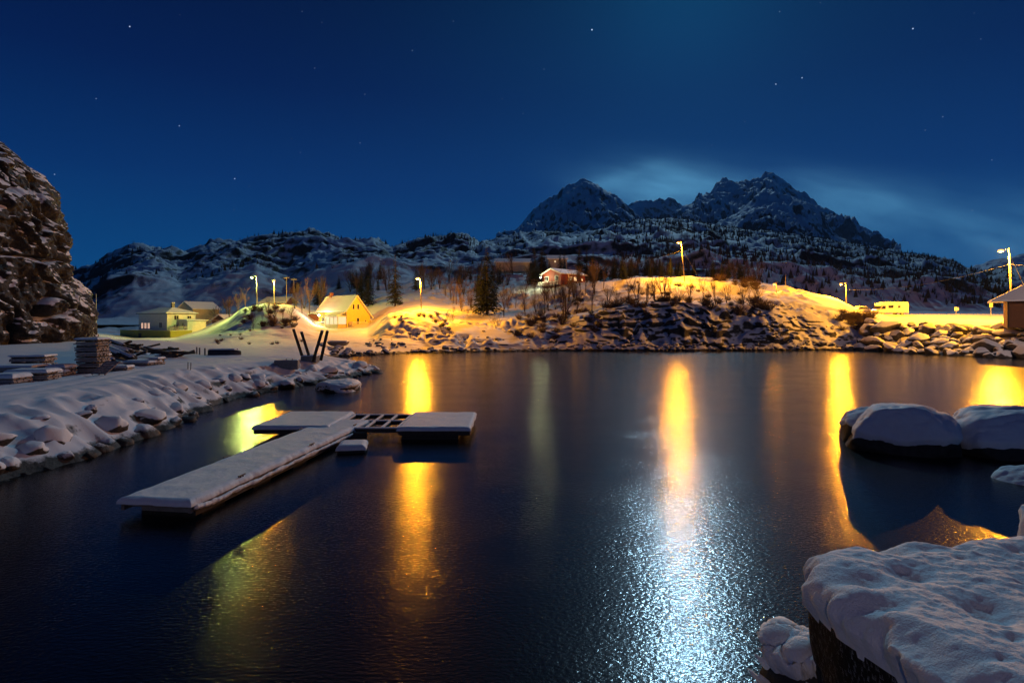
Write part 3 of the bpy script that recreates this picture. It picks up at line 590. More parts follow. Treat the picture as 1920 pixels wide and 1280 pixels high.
# ---- the foreground ledge
def ledge():
    r = empty('rock_ledge', (4.6, 1.8, 0), 0, 'high dark rock ledge under deep pitted snow in the near foreground', 'rock')
    poly = [(1.78, 3.60), (1.86, 3.76), (2.05, 3.88), (2.4, 3.96), (2.75, 4.0), (3.02, 3.98), (3.14, 4.04), (3.4, 4.08), (3.7, 4.16), (3.86, 4.24), (3.98, 4.34), (4.3, 4.5), (5.2, 4.8), (7.5, 4.9), (9, 4.2), (9.2, 2), (8.5, 0), (7, -1.2), (4.5, -1.5), (2.6, -1.2), (1.95, -.4), (1.85, .6), (1.86, 1.6), (1.95, 2.3), (1.86, 2.75), (1.74, 3.2)]
    cx, cy = 4.6, 1.8
    ang = np.array([math.atan2(q-cy, p-cx) for p, q in poly]); rad = np.array([math.hypot(p-cx, q-cy) for p, q in poly])
    o_ = np.argsort(ang); ang, rad = ang[o_], rad[o_]
    # dense angles where the camera looks (left and far side)
    poly = [(p+(.10 if p < 2.2 else 0), q) for p, q in poly]
    ang = np.array([math.atan2(q-cy, p-cx) for p, q in poly]); rad = np.array([math.hypot(p-cx, q-cy) for p, q in poly]); o_ = np.argsort(ang); ang, rad = ang[o_], rad[o_]
    a = np.concatenate([np.linspace(-math.pi, -2.2, 160, endpoint=False), np.linspace(-2.2, .9, 160, endpoint=False), np.linspace(.9, math.pi, 620, endpoint=False)])
    re = np.interp(a, np.r_[ang-2*math.pi, ang, ang+2*math.pi], np.r_[rad, rad, rad])
    for _ in range(3): re = .25*np.roll(re, 1)+.5*re+.25*np.roll(re, -1)
    nt_, ns_ = 210, 130
    tt = np.linspace(0, 1, nt_)**.75
    vv = np.concatenate([tt, 1+np.linspace(0, 1, ns_+1)[1:]])
    A_, V_ = np.meshgrid(a, vv, indexing='ij'); RE = re[:, None]
    side = np.clip(V_-1, 0, 1)
    rr = np.minimum(V_, 1)*RE
    rr = rr+side*.10*2.2
    X = cx+np.cos(A_)*rr; Y = cy+np.sin(A_)*rr
    Z = 3.33-side*3.6
    Z = Z-(1-sstep(0, .16, (1-V_)*RE))*(.10)*(V_ <= 1)-.10*(V_ > 1)
    Z += .05*fbm(X*.8, Y*.8, 0, 3, 91)*(1-side)+sstep(3.82, 4.0, X)*sstep(3.7, 4.2, Y)*.17*(1-side)
    nn = ridged(X*1.1, Y*1.1, Z*.8, 5, 92)*.16+fbm(X*5, Y*5, Z*5, 3, 93)*.04+.22*fbm(X*.9, Y*.9, Z*.9, 2, 97)
    X = X+np.cos(A_)*nn*sstep(0, .25, side); Y = Y+np.sin(A_)*nn*sstep(0, .25, side)
    nu, nv_ = X.shape; V = np.stack([X-cx, Y-cy, Z], -1).reshape(-1, 3); Fc = grid_faces(nu, nv_).tolist()
    Fc += [((nu-1)*nv_+j, j, j+1, (nu-1)*nv_+j+1) for j in range(nv_-1)]
    st = mesh_obj('stone', V, Fc, 'rock', r, True)
    # snow blanket: thick on top, torn tongues down the sides
    kk = (1-V_)*RE*3.0+.22+1.0*fbm(X*2.0, Y*2.0, Z*1.0, 4, 94)*(V_ > .97)-side*3.6*1.3
    kk = np.where(V_ < .97, .5, kk)
    low = sstep(.35, .6, fbm(X*1.7+4, Y*1.7, Z*1.0, 3, 99)+.25)*(side > .12)*.30-.12*(side > .12)
    kk = np.maximum(kk, low)
    t = np.clip(kk/.30, -1, 1)
    th = .15*np.where(t > 0, np.sqrt(np.clip(t, 0, 1)), t*.8)
    pits = 0
    rp_ = random.Random(3)
    for _ in range(190):
        x0, y0, s0 = rp_.uniform(1.9, 6.0), rp_.uniform(1.8, 5.2), rp_.choice([.02, .025, .03, .04, .05, .09])
        pits = pits+np.exp(-(((X-x0)/s0/1.3)**2+((Y-y0)/s0)**2))*s0*.75
    top_ = (V_ <= 1)
    surf = (.012*fbm(X*6, Y*6, Z*6, 4, 95)+.014*fbm(X*17, Y*17, Z*17, 3, 195)+.012*fbm(X*2.2, Y*2.2, Z*1.8, 2, 96)-pits)*np.where(t > 0, t, 0)
    fl = (.10*fbm(X*4.5, Y*4.5, Z*4.5, 5, 98)+.05*ridged(X*3, Y*3, Z*2, 3, 198))*(side > 0)*np.where(t > 0, 1, 0)
    dirx = np.cos(A_)*sstep(.93, 1.03, V_); diry = np.sin(A_)*sstep(.93, 1.03, V_); dirz = 1-sstep(1.0, 1.12, V_)*.85
    X2 = X+dirx*(th*.9+fl); Y2 = Y+diry*(th*.9+fl); Z2 = Z+dirz*(th*1.15)+surf*dirz
    keep = (kk > -.06).reshape(-1); V = np.stack([X2-cx, Y2-cy, Z2], -1).reshape(-1, 3)
    F2 = [f for f in Fc if keep[f[0]] or keep[f[1]] or keep[f[2]] or keep[f[3]]]
    used = sorted({v for f in F2 for v in f}); mp = {v: i for i, v in enumerate(used)}
    mesh_obj('snow_cover', V[used], [tuple(mp[v] for v in f) for f in F2], 'snow', r, True)
    for o in (st, r.children[-1]):
        bm = bmesh.new(); bm.from_mesh(o.data); bmesh.ops.recalc_face_normals(bm, faces=bm.faces); bm.to_mesh(o.data); bm.free()
ledge()
big_rock('low_ledge_rock', 2.06, 3.74, 2.03, .38, .42, .80, 23, .2, 'lower rock with clumps of snow tucked under the tip of the high ledge', .42)

# ------------------------------------------------------------------ floating docks
def snow_slab(w, l, h, seed, name='snow', mat='snow', over=.05, amp=.02, nx=60, ny=120):
    """A rounded pad of snow w x l (x from 0..w, y 0..l), underside at z 0."""
    u = np.linspace(-1, 1, nx); v = np.linspace(-1, 1, ny); U, V_ = np.meshgrid(u, v, indexing='ij')
    f = lambda c: np.sign(c)*(1-(1-np.abs(c))**1.6)
    U = f(U); V_ = f(V_)
    X = (U*.5+.5)*(w+2*over)-over; Y = (V_*.5+.5)*(l+2*over)-over
    d = np.minimum(np.minimum(X+over, w+over-X), np.minimum(Y+over, l+over-Y))
    Z = h*np.sqrt(np.clip(1-(1-np.clip(d/(h*1.1), 0, 1))**2, 0, 1))+amp*fbm(X*2, Y*2, 0, 4, seed)*np.clip(d/.1, 0, 1)-.01
    wob = .05*fbm(X*2.6, Y*2.6, 0, 4, seed+4)*(d < .08)
    X = X+np.where(U > .0, wob, -wob)*(np.abs(U) > .9); Y = Y+np.where(V_ > 0, wob, -wob)*(np.abs(V_) > .9)
    return np.stack([X, Y, Z], -1).reshape(-1, 3), grid_faces(nx, ny)
def gangway():
    d = Vector((1.55, 11.4)).normalized(); rz_ = -math.atan2(d.x, d.y)
    r = empty('dock_gangway', (-9.98, 14.5, 0), rz_, 'long narrow floating walkway under smooth snow leading to the cross dock', 'dock')
    W, L = 1.95, 11.6
    m = MB(); k = 0
    n = 38
    for i in range(n): m.box(0, W, i*L/n+.01, (i+1)*L/n-.012, .30, .345)
    m.build('decking', 'wood_grey', r)
    m = MB()
    for x0 in (.0, W-.09): m.box(x0, x0+.09, .02, L-.02, .16, .298)
    for i in range(8): m.box(.1, W-.1, .3+i*1.5, .42+i*1.5, .17, .297)
    m.build('frame', 'wood_grey', r)
    for i in range(5):
        m = MB(); m.box(.12, W-.1, .5+i*2.3, 1.55+i*2.3, -.3, .158); m.build('float', 'concrete', r, bevel=.05)
    V, Fc = snow_slab(W, L, .17, 3, over=.05, nx=90, ny=360)
    V[:, 2] += .346
    s = mesh_obj('snow_cover', V, Fc, 'snow', r, True)
    ny = 420; yy = np.linspace(.05, L-.05, ny); aa = np.linspace(0, 2*math.pi, 11); YYv, AA = np.meshgrid(yy, aa, indexing='ij')
    rad = .045+.045*fbm(YYv*2.2, np.cos(AA)*.6, np.sin(AA)*.6, 4, 61)+.02*fbm(YYv*9, np.cos(AA), 0, 2, 62); rad = np.clip(rad, .008, 1)*np.minimum(1, np.minimum(YYv, L-YYv)*6)
    mesh_obj('clinging_snow', np.stack([W+.06+np.cos(AA)*rad, YYv, .235+.05*fbm(YYv*1.1, 0*YYv, 0, 3, 63)+np.sin(AA)*rad*1.3], -1).reshape(-1, 3), grid_faces(ny, 11), 'snow', r, True)
    m = MB(); m.box(W+.01, W+.07, .1, L-.1, .08, .20); m.build('fender', 'wood_dark', r)
gangway()
def cleats(parent, pts, z):
    for (x, y) in pts:
        m = MB(); m.tube((x, y-.16, z+.09), (x, y+.16, z+.09), .022, None, 8); m.tube((x, y-.06, z-.02), (x, y-.06, z+.09), .02, None, 6); m.tube((x, y+.06, z-.02), (x, y+.06, z+.09), .02, None, 6); m.build('cleat', 'metal_dark', parent)
g_ = bpy.data.objects['dock_gangway']; cleats(g_, [(1.90, 2.2), (1.90, 6.4), (1.90, 10.2), (.06, 4.2), (.06, 9.0)], .44)
def dock_section(name, x0, x1, y0, y1, label, seed, floats):
    r = empty(name, (x0, y0, 0), 0, label, 'dock'); w_, l_ = x1-x0, y1-y0
    m = MB(); n = max(6, int(l_/.15))
    for i in range(n): m.box(0, w_, i*l_/n+.008, (i+1)*l_/n-.008, .36, .40)
    m.build('decking', 'wood_grey', r)
    m = MB(); m.box(0, w_, 0, .1, .2, .358); m.box(0, w_, l_-.1, l_, .2, .358); m.box(0, .1, .102, l_-.102, .2, .357); m.box(w_-.1, w_, .102, l_-.102, .2, .357)
    m.build('frame', 'wood_dark', r)
    for (a, b, c, d) in floats:
        m = MB(); m.box(a, b, c, d, -.35, .198); m.build('float', 'float_black', r, bevel=.05)
    V, Fc = snow_slab(w_, l_, .16, seed, nx=80, ny=80); V[:, 2] += .401
    mesh_obj('snow_cover', V, Fc, 'snow', r, True); return r
dock_section('dock_section', -10.9, -7.75, 24.0, 27.9, 'snow covered end of the cross dock on the embankment side', 5, [(1.0, 2.9, .15, 3.7)])
dock_section('dock_section', -4.75, -1.75, 23.7, 27.7, 'snow covered square end of the cross dock facing open water', 6, [(.1, 2.5, .15, 3.6)])
def dock_frame():
    r = empty('open_dock', (-7.7, 24.1, 0), 0, 'open beam frame without planks joining the two snowy dock ends', 'dock')
    m = MB(); m.box(0, 2.9, 0, .14, .24, .40); m.box(0, 2.9, 1.75, 1.89, .24, .40); m.box(0, 2.9, 3.4, 3.54, .24, .40)
    m.build('long_beam', 'wood_dark', r)
    m = MB(); s = MB()
    for i in range(5):
        x = .05+i*.68; m.box(x, x+.12, .142, 1.748, .25, .39); m.box(x, x+.12, 1.892, 3.398, .25, .39)
        s.box(x-.01, x+.13, .16, 1.74, .391, .45); s.box(x-.01, x+.13, 1.90, 3.39, .391, .45)
    m.build('cross_beam', 'wood_dark', r)
    for yy in (0, 1.75, 3.4): s.box(.0, 2.9, yy-.01, yy+.13, .402, .455)
    s.build('snow_strip', 'snow', r, bevel=.02)
    m = MB(); m.box(.2, 1.6, -.35, -.1, -.25, .3); m.build('float', 'float_black', r, bevel=.04)
dock_frame()
def small_float():
    r = empty('mooring_float', (-6.55, 21.3, 0), .15, 'small loose float block with rounded snow beside the walkway', 'float')
    m = MB(); m.box(0, 1.0, 0, 1.1, -.2, .12); m.build('block', 'float_black', r, bevel=.05)
    V, Fc = snow_slab(1.0, 1.1, .20, 9, nx=40, ny=40); V[:, 2] += .121; mesh_obj('snow_cover', V, Fc, 'snow', r, True)
small_float()

# ------------------------------------------------------------------ things on the yard
def yp(px, py, z=2.0):
    Y = (CAMH-z)*F/(py-HOR); return XY(px, Y), Y
def plank_stack(px, py, w_, d, layers, label, rz_=0, group='plank piles on the yard', lh=.10, jitter=.08, snow_h=.10, name='plank_stack', seed=1):
    x, y = yp(px, py); z = yz(x, y); r = empty(name, (x, y, z-.03), rz_, label, 'planks', group); rn = random.Random(seed); zc = 0
    m = MB(); b = MB()
    for i in range(layers):
        jx, jy = rn.uniform(-jitter, jitter), rn.uniform(-jitter, jitter)
        if i % 3 == 0:
            for k in (-.4, 0, .4): b.box(k*w_-.05, k*w_+.05, -d/2, d/2, zc, zc+.07)
            zc += .073
        n = max(3, int(d/.16))
        for q in range(n): m.box(-w_/2+jx, w_/2+jx+rn.uniform(-.05, .05), -d/2+q*d/n+jy+.006, -d/2+(q+1)*d/n+jy-.006, zc, zc+lh*.6)
        zc += lh*.6+.002
        if rn.random() < .5: zc += .025
    m.build('plank', 'pallet_wood', r); b.build('bearer', 'wood_dark', r)
    V, Fc = snow_slab(w_, d, snow_h, seed, over=.04, nx=30, ny=30); V[:, 0] -= w_/2; V[:, 1] -= d/2; V[:, 2] += zc+.003
    mesh_obj('snow_cover', V, Fc, 'snow', r, True); return r
plank_stack(174, 698, 1.15, 1.3, 19, 'tallest stack of pallets and boards standing before the log pile', .15, lh=.10, seed=2, name='pallet_stack', group=None)
plank_stack(186, 692, .9, 1.0, 9, 'low stack of boards leaning against the foot of the tallest stack', .35, lh=.11, seed=3)
plank_stack(28, 705, 2.6, 1.4, 6, 'long board pile nearest the picture edge with a flat snow top', .1, seed=4)
plank_stack(18, 718, 1.2, 1.1, 3, 'lowest board pile under a pillow of snow at the front of the piles', .0, seed=5, snow_h=.2)
plank_stack(62, 712, 1.8, 1.2, 4, 'board pile with rounded snow in front of the others', .2, seed=6, snow_h=.16)
plank_stack(62, 688, 1.9, 1.5, 7, 'board pile with ragged ends below the cliff foot', .25, seed=7)
plank_stack(116, 703, .9, 1.0, 4, 'small square board pile between the long piles and the tallest stack', .1, seed=8, snow_h=.16)
plank_stack(95, 706, 1.0, 1.2, 3, 'short board pile beside the small square pile', .1, seed=18, snow_h=.16)
plank_stack(268, 684, 1.9, 1.1, 2, 'flat pair of snowy pallets beside the log ends', -.2, seed=9, snow_h=.14)
plank_stack(293, 683, .7, .9, 4, 'little crate sized board pile next to the flat pallets', .1, seed=10)
plank_stack(322, 669, 1.3, 1.0, 5, 'grey slatted crate stack in front of the dark debris', .05, seed=11, snow_h=.05)
plank_stack(215, 694, 1.7, .9, 3, 'boards lying flat beneath the log ends', .2, seed=13, snow_h=.12)
def ramp_board():
    x, y = yp(187, 703); z = yz(x, y); r = empty('leaning_pallet', (x, y-.1, z), -.15, 'grey slatted pallet leaning against the tallest stack', 'pallet')  # slatted pallet tilted against the tallest stack
    M = Matrix.Translation((0, 0, 0)) @ Matrix.Rotation(R(33), 4, 'X')
    m = MB()
    for i in range(6): m.box(-.45, .45, .02+i*.2, .17+i*.2, .05, .075, M)
    m.build('slat', 'pallet_wood', r); m = MB()
    for k in (-.42, 0, .36): m.box(k, k+.06, 0, 1.2, 0, .048, M)
    m.build('rail', 'wood_grey', r)
ramp_board()
rn = random.Random(21)
logL = ['snow topped log pointing at the tallest board stack, topmost of the log pile', 'second log of the pile, resting beside the topmost', 'log at the open side of the pile with a pale cut end', 'log lying lowest on the side of the board stacks', 'log at the back of the pile under thin snow', 'longest log of the pile reaching towards the meadow', 'stray log next to the dark debris']
for i, (a, b, za, zb) in enumerate([((238, 676), (182, 646), .55, 1.05), ((222, 678), (184, 650), .45, .85), ((249, 681), (200, 650), .25, .9), ((212, 684), (180, 652), .2, .5), ((246, 672), (190, 642), .5, .9), ((232, 668), (196, 638), .8, 1.2), ((252, 676), (228, 652), .2, .35)]):
    x0, y0 = yp(a[0], a[1]); x1, y1 = yp(b[0], min(b[1]+22, 672)); 
    r = empty('log', (x0, y0, 2.0), 0, logL[i], 'log', 'logs of the pile')
    p = Vector((0, 0, za)); q = Vector((x1-x0, y1-y0, zb)); m = MB(); m.tube(p, q, .20, .15, 12); m.build('timber', 'wood_dark', r, True)
    m = MB(); dz = Vector((0, 0, .13)); m.tube(p+dz+(q-p)*.02, q+dz-(q-p)*.02, .135, .10, 10); m.build('snow_strip', 'snow', r, True)
# debris: dark broken timber between yard and meadow
for i in range(26):
    px = rn.uniform(225, 345); py = rn.uniform(663, 672); x, y = yp(px, py); z = yz(x, y)
    m = MB(); a = rn.uniform(-.5, .5); L = rn.uniform(.8, 2.2); M = Matrix.Rotation(a, 4, 'Z') @ Matrix.Rotation(rn.uniform(-.35, .35), 4, 'Y')
    m.box(-L/2, L/2, -.13, .13, 0, .16, M); o = m.build('scrap_beam', 'wood_dark', None, loc=(x, y, z+rn.uniform(0, .5)))
    tag(o, 'dark scrap beam thrown on the heap behind the pallets', 'beam', 'scrap beams on the heap')
for i in range(10):
    px = rn.uniform(235, 350); x, y = yp(px, rn.uniform(660, 668)); rock(RM[i % 10], x, y, 2.0, rn.uniform(.5, .8), label='dark rock at the edge of the yard behind the scrap beams', group='rocks behind the scrap heap')
# upturned boat / covered trailer shape
def upturned(px, py, L, w_, h, label, name='upturned_boat'):
    x, y = yp(px, py); z = yz(x, y); r = empty(name, (x, y, z-.05), .03, label, 'boat')
    n = 24; u = np.linspace(-1, 1, n); v = np.linspace(0, math.pi, 15); U, V_ = np.meshgrid(u, v, indexing='ij')
    wd = (1-np.clip((U-.2)/.8, 0, 1)**2.2*.9); X = U*L/2; Y = np.cos(V_)*w_/2*wd; Z = np.abs(np.sin(V_))**.45*h*(1-.25*np.clip(U, 0, 1)**2)
    mesh_obj('hull', np.stack([X, Y, Z], -1).reshape(-1, 3), grid_faces(n, 15), 'metal_dark', r, True)
    m = MB(); m.box(-L/2-.02, -L/2+.03, -w_*.48, w_*.48, 0, h*.93); m.build('transom', 'metal_dark', r)
    m = MB(); m.box(-L/2+.05, L/2*.8, -.03, .03, h*.97, h*1.1); m.build('keel', 'wood_grey', r)
    V, Fc = snow_slab(L*.85, w_*.62, .10, 4, nx=30, ny=16); V[:, 0] -= L/2; V[:, 1] -= w_*.31; V[:, 2] += h*.97; mesh_obj('snow_cover', V, Fc, 'snow', r, True)
upturned(424, 665, 2.5, 1.3, .52, 'long dark upturned boat lying on the snowy yard beyond the stakes')
# stakes
for i, (px, py) in enumerate([(352, 689), (357, 689), (369, 664), (374, 665), (384, 666)]):
    x, y = yp(px, py); z = yz(x, y); m = MB(); m.tube((0, 0, -.2), (rn.uniform(-.03, .03), 0, .45 if i < 2 else .6), .025 if i < 2 else .06, None, 8)
    tag(m.build('marker_stake' if i < 2 else 'short_post', 'wood_grey', None, loc=(x, y, z)), ['thin stake nearest the tallest board stack on the bank edge', 'thin stake standing closer to the concrete blocks', 'first stubby post from the crate stack', 'middle stubby post beside the upturned boat', 'stubby post closest to the upturned boat'][i], 'stake', 'stakes and posts on the yard')
# concrete blocks and leaning posts
def block(px, py, w_, d, h, label, rz_, snowh=.07):
    x, y = yp(px, py, 1.85); z = yz(x, y); r = empty('concrete_block', (x, y, z-.1), rz_, label, 'block', 'concrete blocks at the leaning posts')
    m = MB(); m.box(-w_/2, w_/2, 0, d, 0, h); m.build('body', 'concrete', r, bevel=.02)
    m = MB(); m.box(-.03, .03, .1, .16, h, h+.12); m.box(w_*.25, w_*.25+.05, .1, .16, h, h+.12); m.build('lifting_eye', 'rust', r)
    V, Fc = snow_slab(w_-.06, d-.06, snowh, 2, over=0, nx=24, ny=24); V[:, 0] -= w_/2-.03; V[:, 1] += .03; V[:, 2] += h+.002; mesh_obj('snow_cover', V, Fc, 'snow', r, True)
block(536, 675, 1.75, 1.4, .72, 'large dark concrete block nearest the water', .25, .05)
block(578, 669, 1.3, 1.1, .55, 'smaller concrete block between the leaning posts', .05, .1)
postL = ['leaning wooden post tilted towards the white house, first from the large concrete block', 'shorter leaning post tilted towards the white house', 'leaning post tilted towards the water, nearer the small concrete block', 'leaning post tilted towards the water, closest to open water']
for i, (a, b, dd) in enumerate([((550, 617), (564, 660), 47), ((565, 622), (577, 660), 48), ((604, 620), (589, 670), 44), ((614, 620), (603, 668), 45)]):
    p = P(b[0], b[1], dd); q = P(a[0], a[1], dd-.3); r = empty('leaning_post', p, 0, postL[i], 'post', 'leaning wooden posts')
    m = MB(); m.tube((0, 0, 0)-(q-p)*.15 if False else (p-p)-(q-p)*.15, q-p, .125, .115, 10); m.build('timber', 'wood_dark', r, True)
    m = MB(); m.tube((q-p)*.992, (q-p)*1.02, .12, .08, 10); m.build('snow_cap', 'snow', r, True)
# low crates / boat on the beach behind the posts
x, y = XY(632, 72), 72
r = empty('rowing_boat', (XY(634, 84), 84, gz(XY(634, 84), 84)+.05), .1, 'small boat under snow drawn up on the beach behind the posts', 'boat')
n = 20; u = np.linspace(-1, 1, n); v = np.linspace(0, math.pi, 11); U, V_ = np.meshgrid(u, v, indexing='ij')
wd = np.sqrt(np.clip(1-np.abs(U)**3, 0.02, 1)); mesh_obj('hull', np.stack([U*1.6, np.cos(V_)*.7*wd, .75-np.sin(V_)*.7*wd], -1).reshape(-1, 3), grid_faces(n, 11), 'wood_grey', r, True)
V, Fc = snow_slab(2.7, 1.0, .25, 12, nx=24, ny=20); V[:, 0] -= 1.35; V[:, 1] -= .5; V[:, 2] += .66; mesh_obj('snow_cover', V, Fc, 'snow', r, True)
for i in range(9):
    px = rn.uniform(600, 650); Yv = rn.uniform(79.5, 82.5); x = XY(px, Yv); rock(RM[i], x, Yv, gz(x, Yv)+.1, rn.uniform(.35, .6), label='dark rock in front of the small beached boat', group='rocks by the beached boat')

# ------------------------------------------------------------------ buildings
def win(parent, axis, at, a0, a1, z0, z1, out, pane='glass_dark', frame='trim_white', bars=1, fw=.07):
    """A framed window on the wall plane axis=at; 'out' is +1/-1, the side it faces."""
    m = MB(); d0, d1 = sorted((at+out*.003, at+out*.06))
    def bx(mb, p0, p1, q0, q1, e0, e1):
        if axis == 'y': mb.box(p0, p1, e0, e1, q0, q1)
        else: mb.box(e0, e1, p0, p1, q0, q1)
    bx(m, a0, a1, z0, z0+fw, d0, d1); bx(m, a0, a1, z1-fw, z1, d0, d1); bx(m, a0, a0+fw, z0+fw+.001, z1-fw-.001, d0, d1); bx(m, a1-fw, a1, z0+fw+.001, z1-fw-.001, d0, d1)
    for k in range(bars):
        c = a0+(a1-a0)*(k+1)/(bars+1); bx(m, c-.03, c+.03, z0+fw+.001, z1-fw-.001, d0, d1)
    f = m.build('window', frame, parent)
    m = MB(); e0, e1 = sorted((at+out*.004, at+out*.03)); bx(m, a0+fw, a1-fw, z0+fw, z1-fw, e0, e1)
    m.build('pane', pane, f); return f
def rail(parent, pts, h=.9, mat='trim_white', post=.9, name='railing'):
    m = MB()
    for (a, b) in zip(pts[:-1], pts[1:]):
        a = Vector(a); b = Vector(b); n = max(2, int((b-a).length/.14))
        m.tube(a+Vector((0, 0, h)), b+Vector((0, 0, h)), .045, None, 6); m.tube(a+Vector((0, 0, .12)), b+Vector((0, 0, .12)), .03, None, 6)
        for i in range(n+1):
            p = a.lerp(b, i/n); m.tube(p, p+Vector((0, 0, h)), .022 if i % 6 else .045, None, 5)
    return m.build(name, mat, parent)
def roof_plane(parent, quads, mat='snow', th=.18, name='roof'):
    """Each quad/tri is a list of corners; extruded downwards."""
    m = MB()
    for q in quads:
        n = len(q); vs = [Vector(p) for p in q]+[Vector(p)-Vector((0, 0, th)) for p in q]
        m.add(vs, [tuple(range(n)), tuple(range(2*n-1, n-1, -1))]+[(i, (i+1) % n, n+(i+1) % n, n+i) for i in range(n)])
    return m.build(name, mat, parent)

def white_house():
    r = empty('white_house', (-77.6, 128, 1.0), R(-30.2), 'white two storey house with low hipped roof above the yellowish deck wall', 'house')
    m = MB(); m.box(-12, 0, 0, 6.5, .2, 5.7); m.build('wall', 'siding_white', r)
    m = MB(); m.box(-11.9, -.1, .1, 6.4, 0, .199); m.build('foundation', 'concrete', r)
    o = .45; z0 = 5.7; z1 = 7.1; A = (-12-o, -o, z0); B = (o, -o, z0); C_ = (o, 6.5+o, z0); D = (-12-o, 6.5+o, z0); E = (-8.2, 3.25, z1); Fp = (-3.6, 3.25, z1)
    rf = roof_plane(r, [[A, B, Fp, E], [B, C_, Fp], [C_, D, E, Fp], [D, A, E]], 'snow', .16)
    m = MB(); m.box(-3.9, -3.3, 2.95, 3.55, 6.7, 8.0); m.build('chimney', 'concrete', rf)
    m = MB(); m.box(-3.95, -3.25, 2.9, 3.6, 8.001, 8.12); m.build('chimney_snow', 'snow', rf)
    m = MB(); m.box(-12.4, .4, -.44, -.40, 5.40, 5.53); m.box(.40, .44, -.4, 6.9, 5.40, 5.53); m.build('gutter', 'metal_dark', r)
    # living room with bright pinkish windows
    for a in (-10.9, -9.5, -8.1): win(r, 'y', 0, a, a+1.15, 1.9, 3.5, -1, 'win_pink', bars=1, fw=.16)
    win(r, 'y', 0, -3.2, -2.0, 2.2, 3.5, -1)
    win(r, 'x', 0, 1.5, 2.6, 4.0, 5.1, 1, bars=1); win(r, 'x', 0, 4.5, 5.5, 4.3, 5.0, 1, bars=1); win(r, 'x', 0, 1.4, 2.4, 1.9, 3.0, 1)
    m = MB(); m.box(.003, 3.5, 2.6, 6.9, .2, 4.0); m.build('annex', 'siding_white', r)
    roof_plane(r, [[(-.2, 2.2, 4.25), (3.9, 2.2, 4.05), (3.9, 7.3, 4.05), (-.2, 7.3, 4.25)]], 'snow', .18, 'annex_roof')
    win(r, 'y', 2.6, 1.3, 2.0, 1.8, 3.4, -1)
    rail(r, [(.2, .4, 1.65), (3.6, .4, 1.65), (3.6, 2.5, 1.65)], .9, 'trim_white')
    d = MB(); d.box(-15, 5.8, -2.4, -.003, 1.42, 1.6); d.box(.003, 5.8, .0, 2.2, 1.42, 1.6); d.build('deck', 'wood_grey', r)
    d = MB(); d.box(-15.02, 5.9, -2.55, -2.42, -.3, 1.72); d.box(5.82, 5.94, -2.4, 2.2, -.3, 1.72)
    dw = d.build('deck_wall', 'fence_green', r)
    d = MB(); d.box(-6.9, -5.7, -2.60, -2.552, .0, 1.05); d.build('hatch', 'float_black', dw)
    d = MB(); d.box(-15, 5.9, -2.6, -2.4, 1.722, 1.78); d.box(5.8, 5.98, -2.38, 2.2, 1.722, 1.78); d.build('snow_strip', 'snow', dw)
white_house()
def gable_house(name, px, Y, z0, w_, d, he, hr, rz_, label, wall, roofm='snow', group=None, over=.4, off=0.5, cat='house'):
    """Gable end faces the viewer side (-y); ridge runs along y. Origin at the middle of the front."""
    r = empty(name, (XY(px, Y), Y, z0), rz_, label, cat, group)
    m = MB(); m.prism([(-w_/2, 0), (w_/2, 0), (w_/2, he), ((off-.5)*w_, hr), (-w_/2, he)], 'y', 0, d); m.build('wall', wall, r)
    xr = (off-.5)*w_; th = .15
    sl = (hr-he)/(xr+w_/2); sr = (hr-he)/(w_/2-xr)
    rf = roof_plane(r, [[(-w_/2-over, -over, he-over*sl+th+.02), (xr, -over, hr+th+.02), (xr, d+over, hr+th+.02), (-w_/2-over, d+over, he-over*sl+th+.02)],
                        [(xr+.001, -over, hr+th+.02), (w_/2+over, -over, he-over*sr+th+.02), (w_/2+over, d+over, he-over*sr+th+.02), (xr+.001, d+over, hr+th+.02)]], roofm, th)
    return r, rf
r, rf = gable_house('cream_house', 347, 152, 1.5, 6.0, 8, 6.6, 8.4, R(-24), 'tall cream house with a plain gable rising behind the white house', 'siding_cream')
m = MB(); m.box(-2.9, -2.4, 3, 3.5, 7, 8.4); m.build('chimney', 'rust', rf)
r, rf = gable_house('small_cabin', 411, 140, 3.0, 4.4, 6, 2.0, 3.3, R(-18), 'small dark cabin with pale window frames between white house and green lit knoll', 'siding_brown')
win(r, 'y', 0, -1.0, 1.0, .5, 1.9, -1, bars=2, frame='siding_cream', fw=.14)
m = MB(); m.box(-2.3, 2.3, -.42, -.401, 1.9, 2.05); m.build('fascia', 'siding_cream', r)
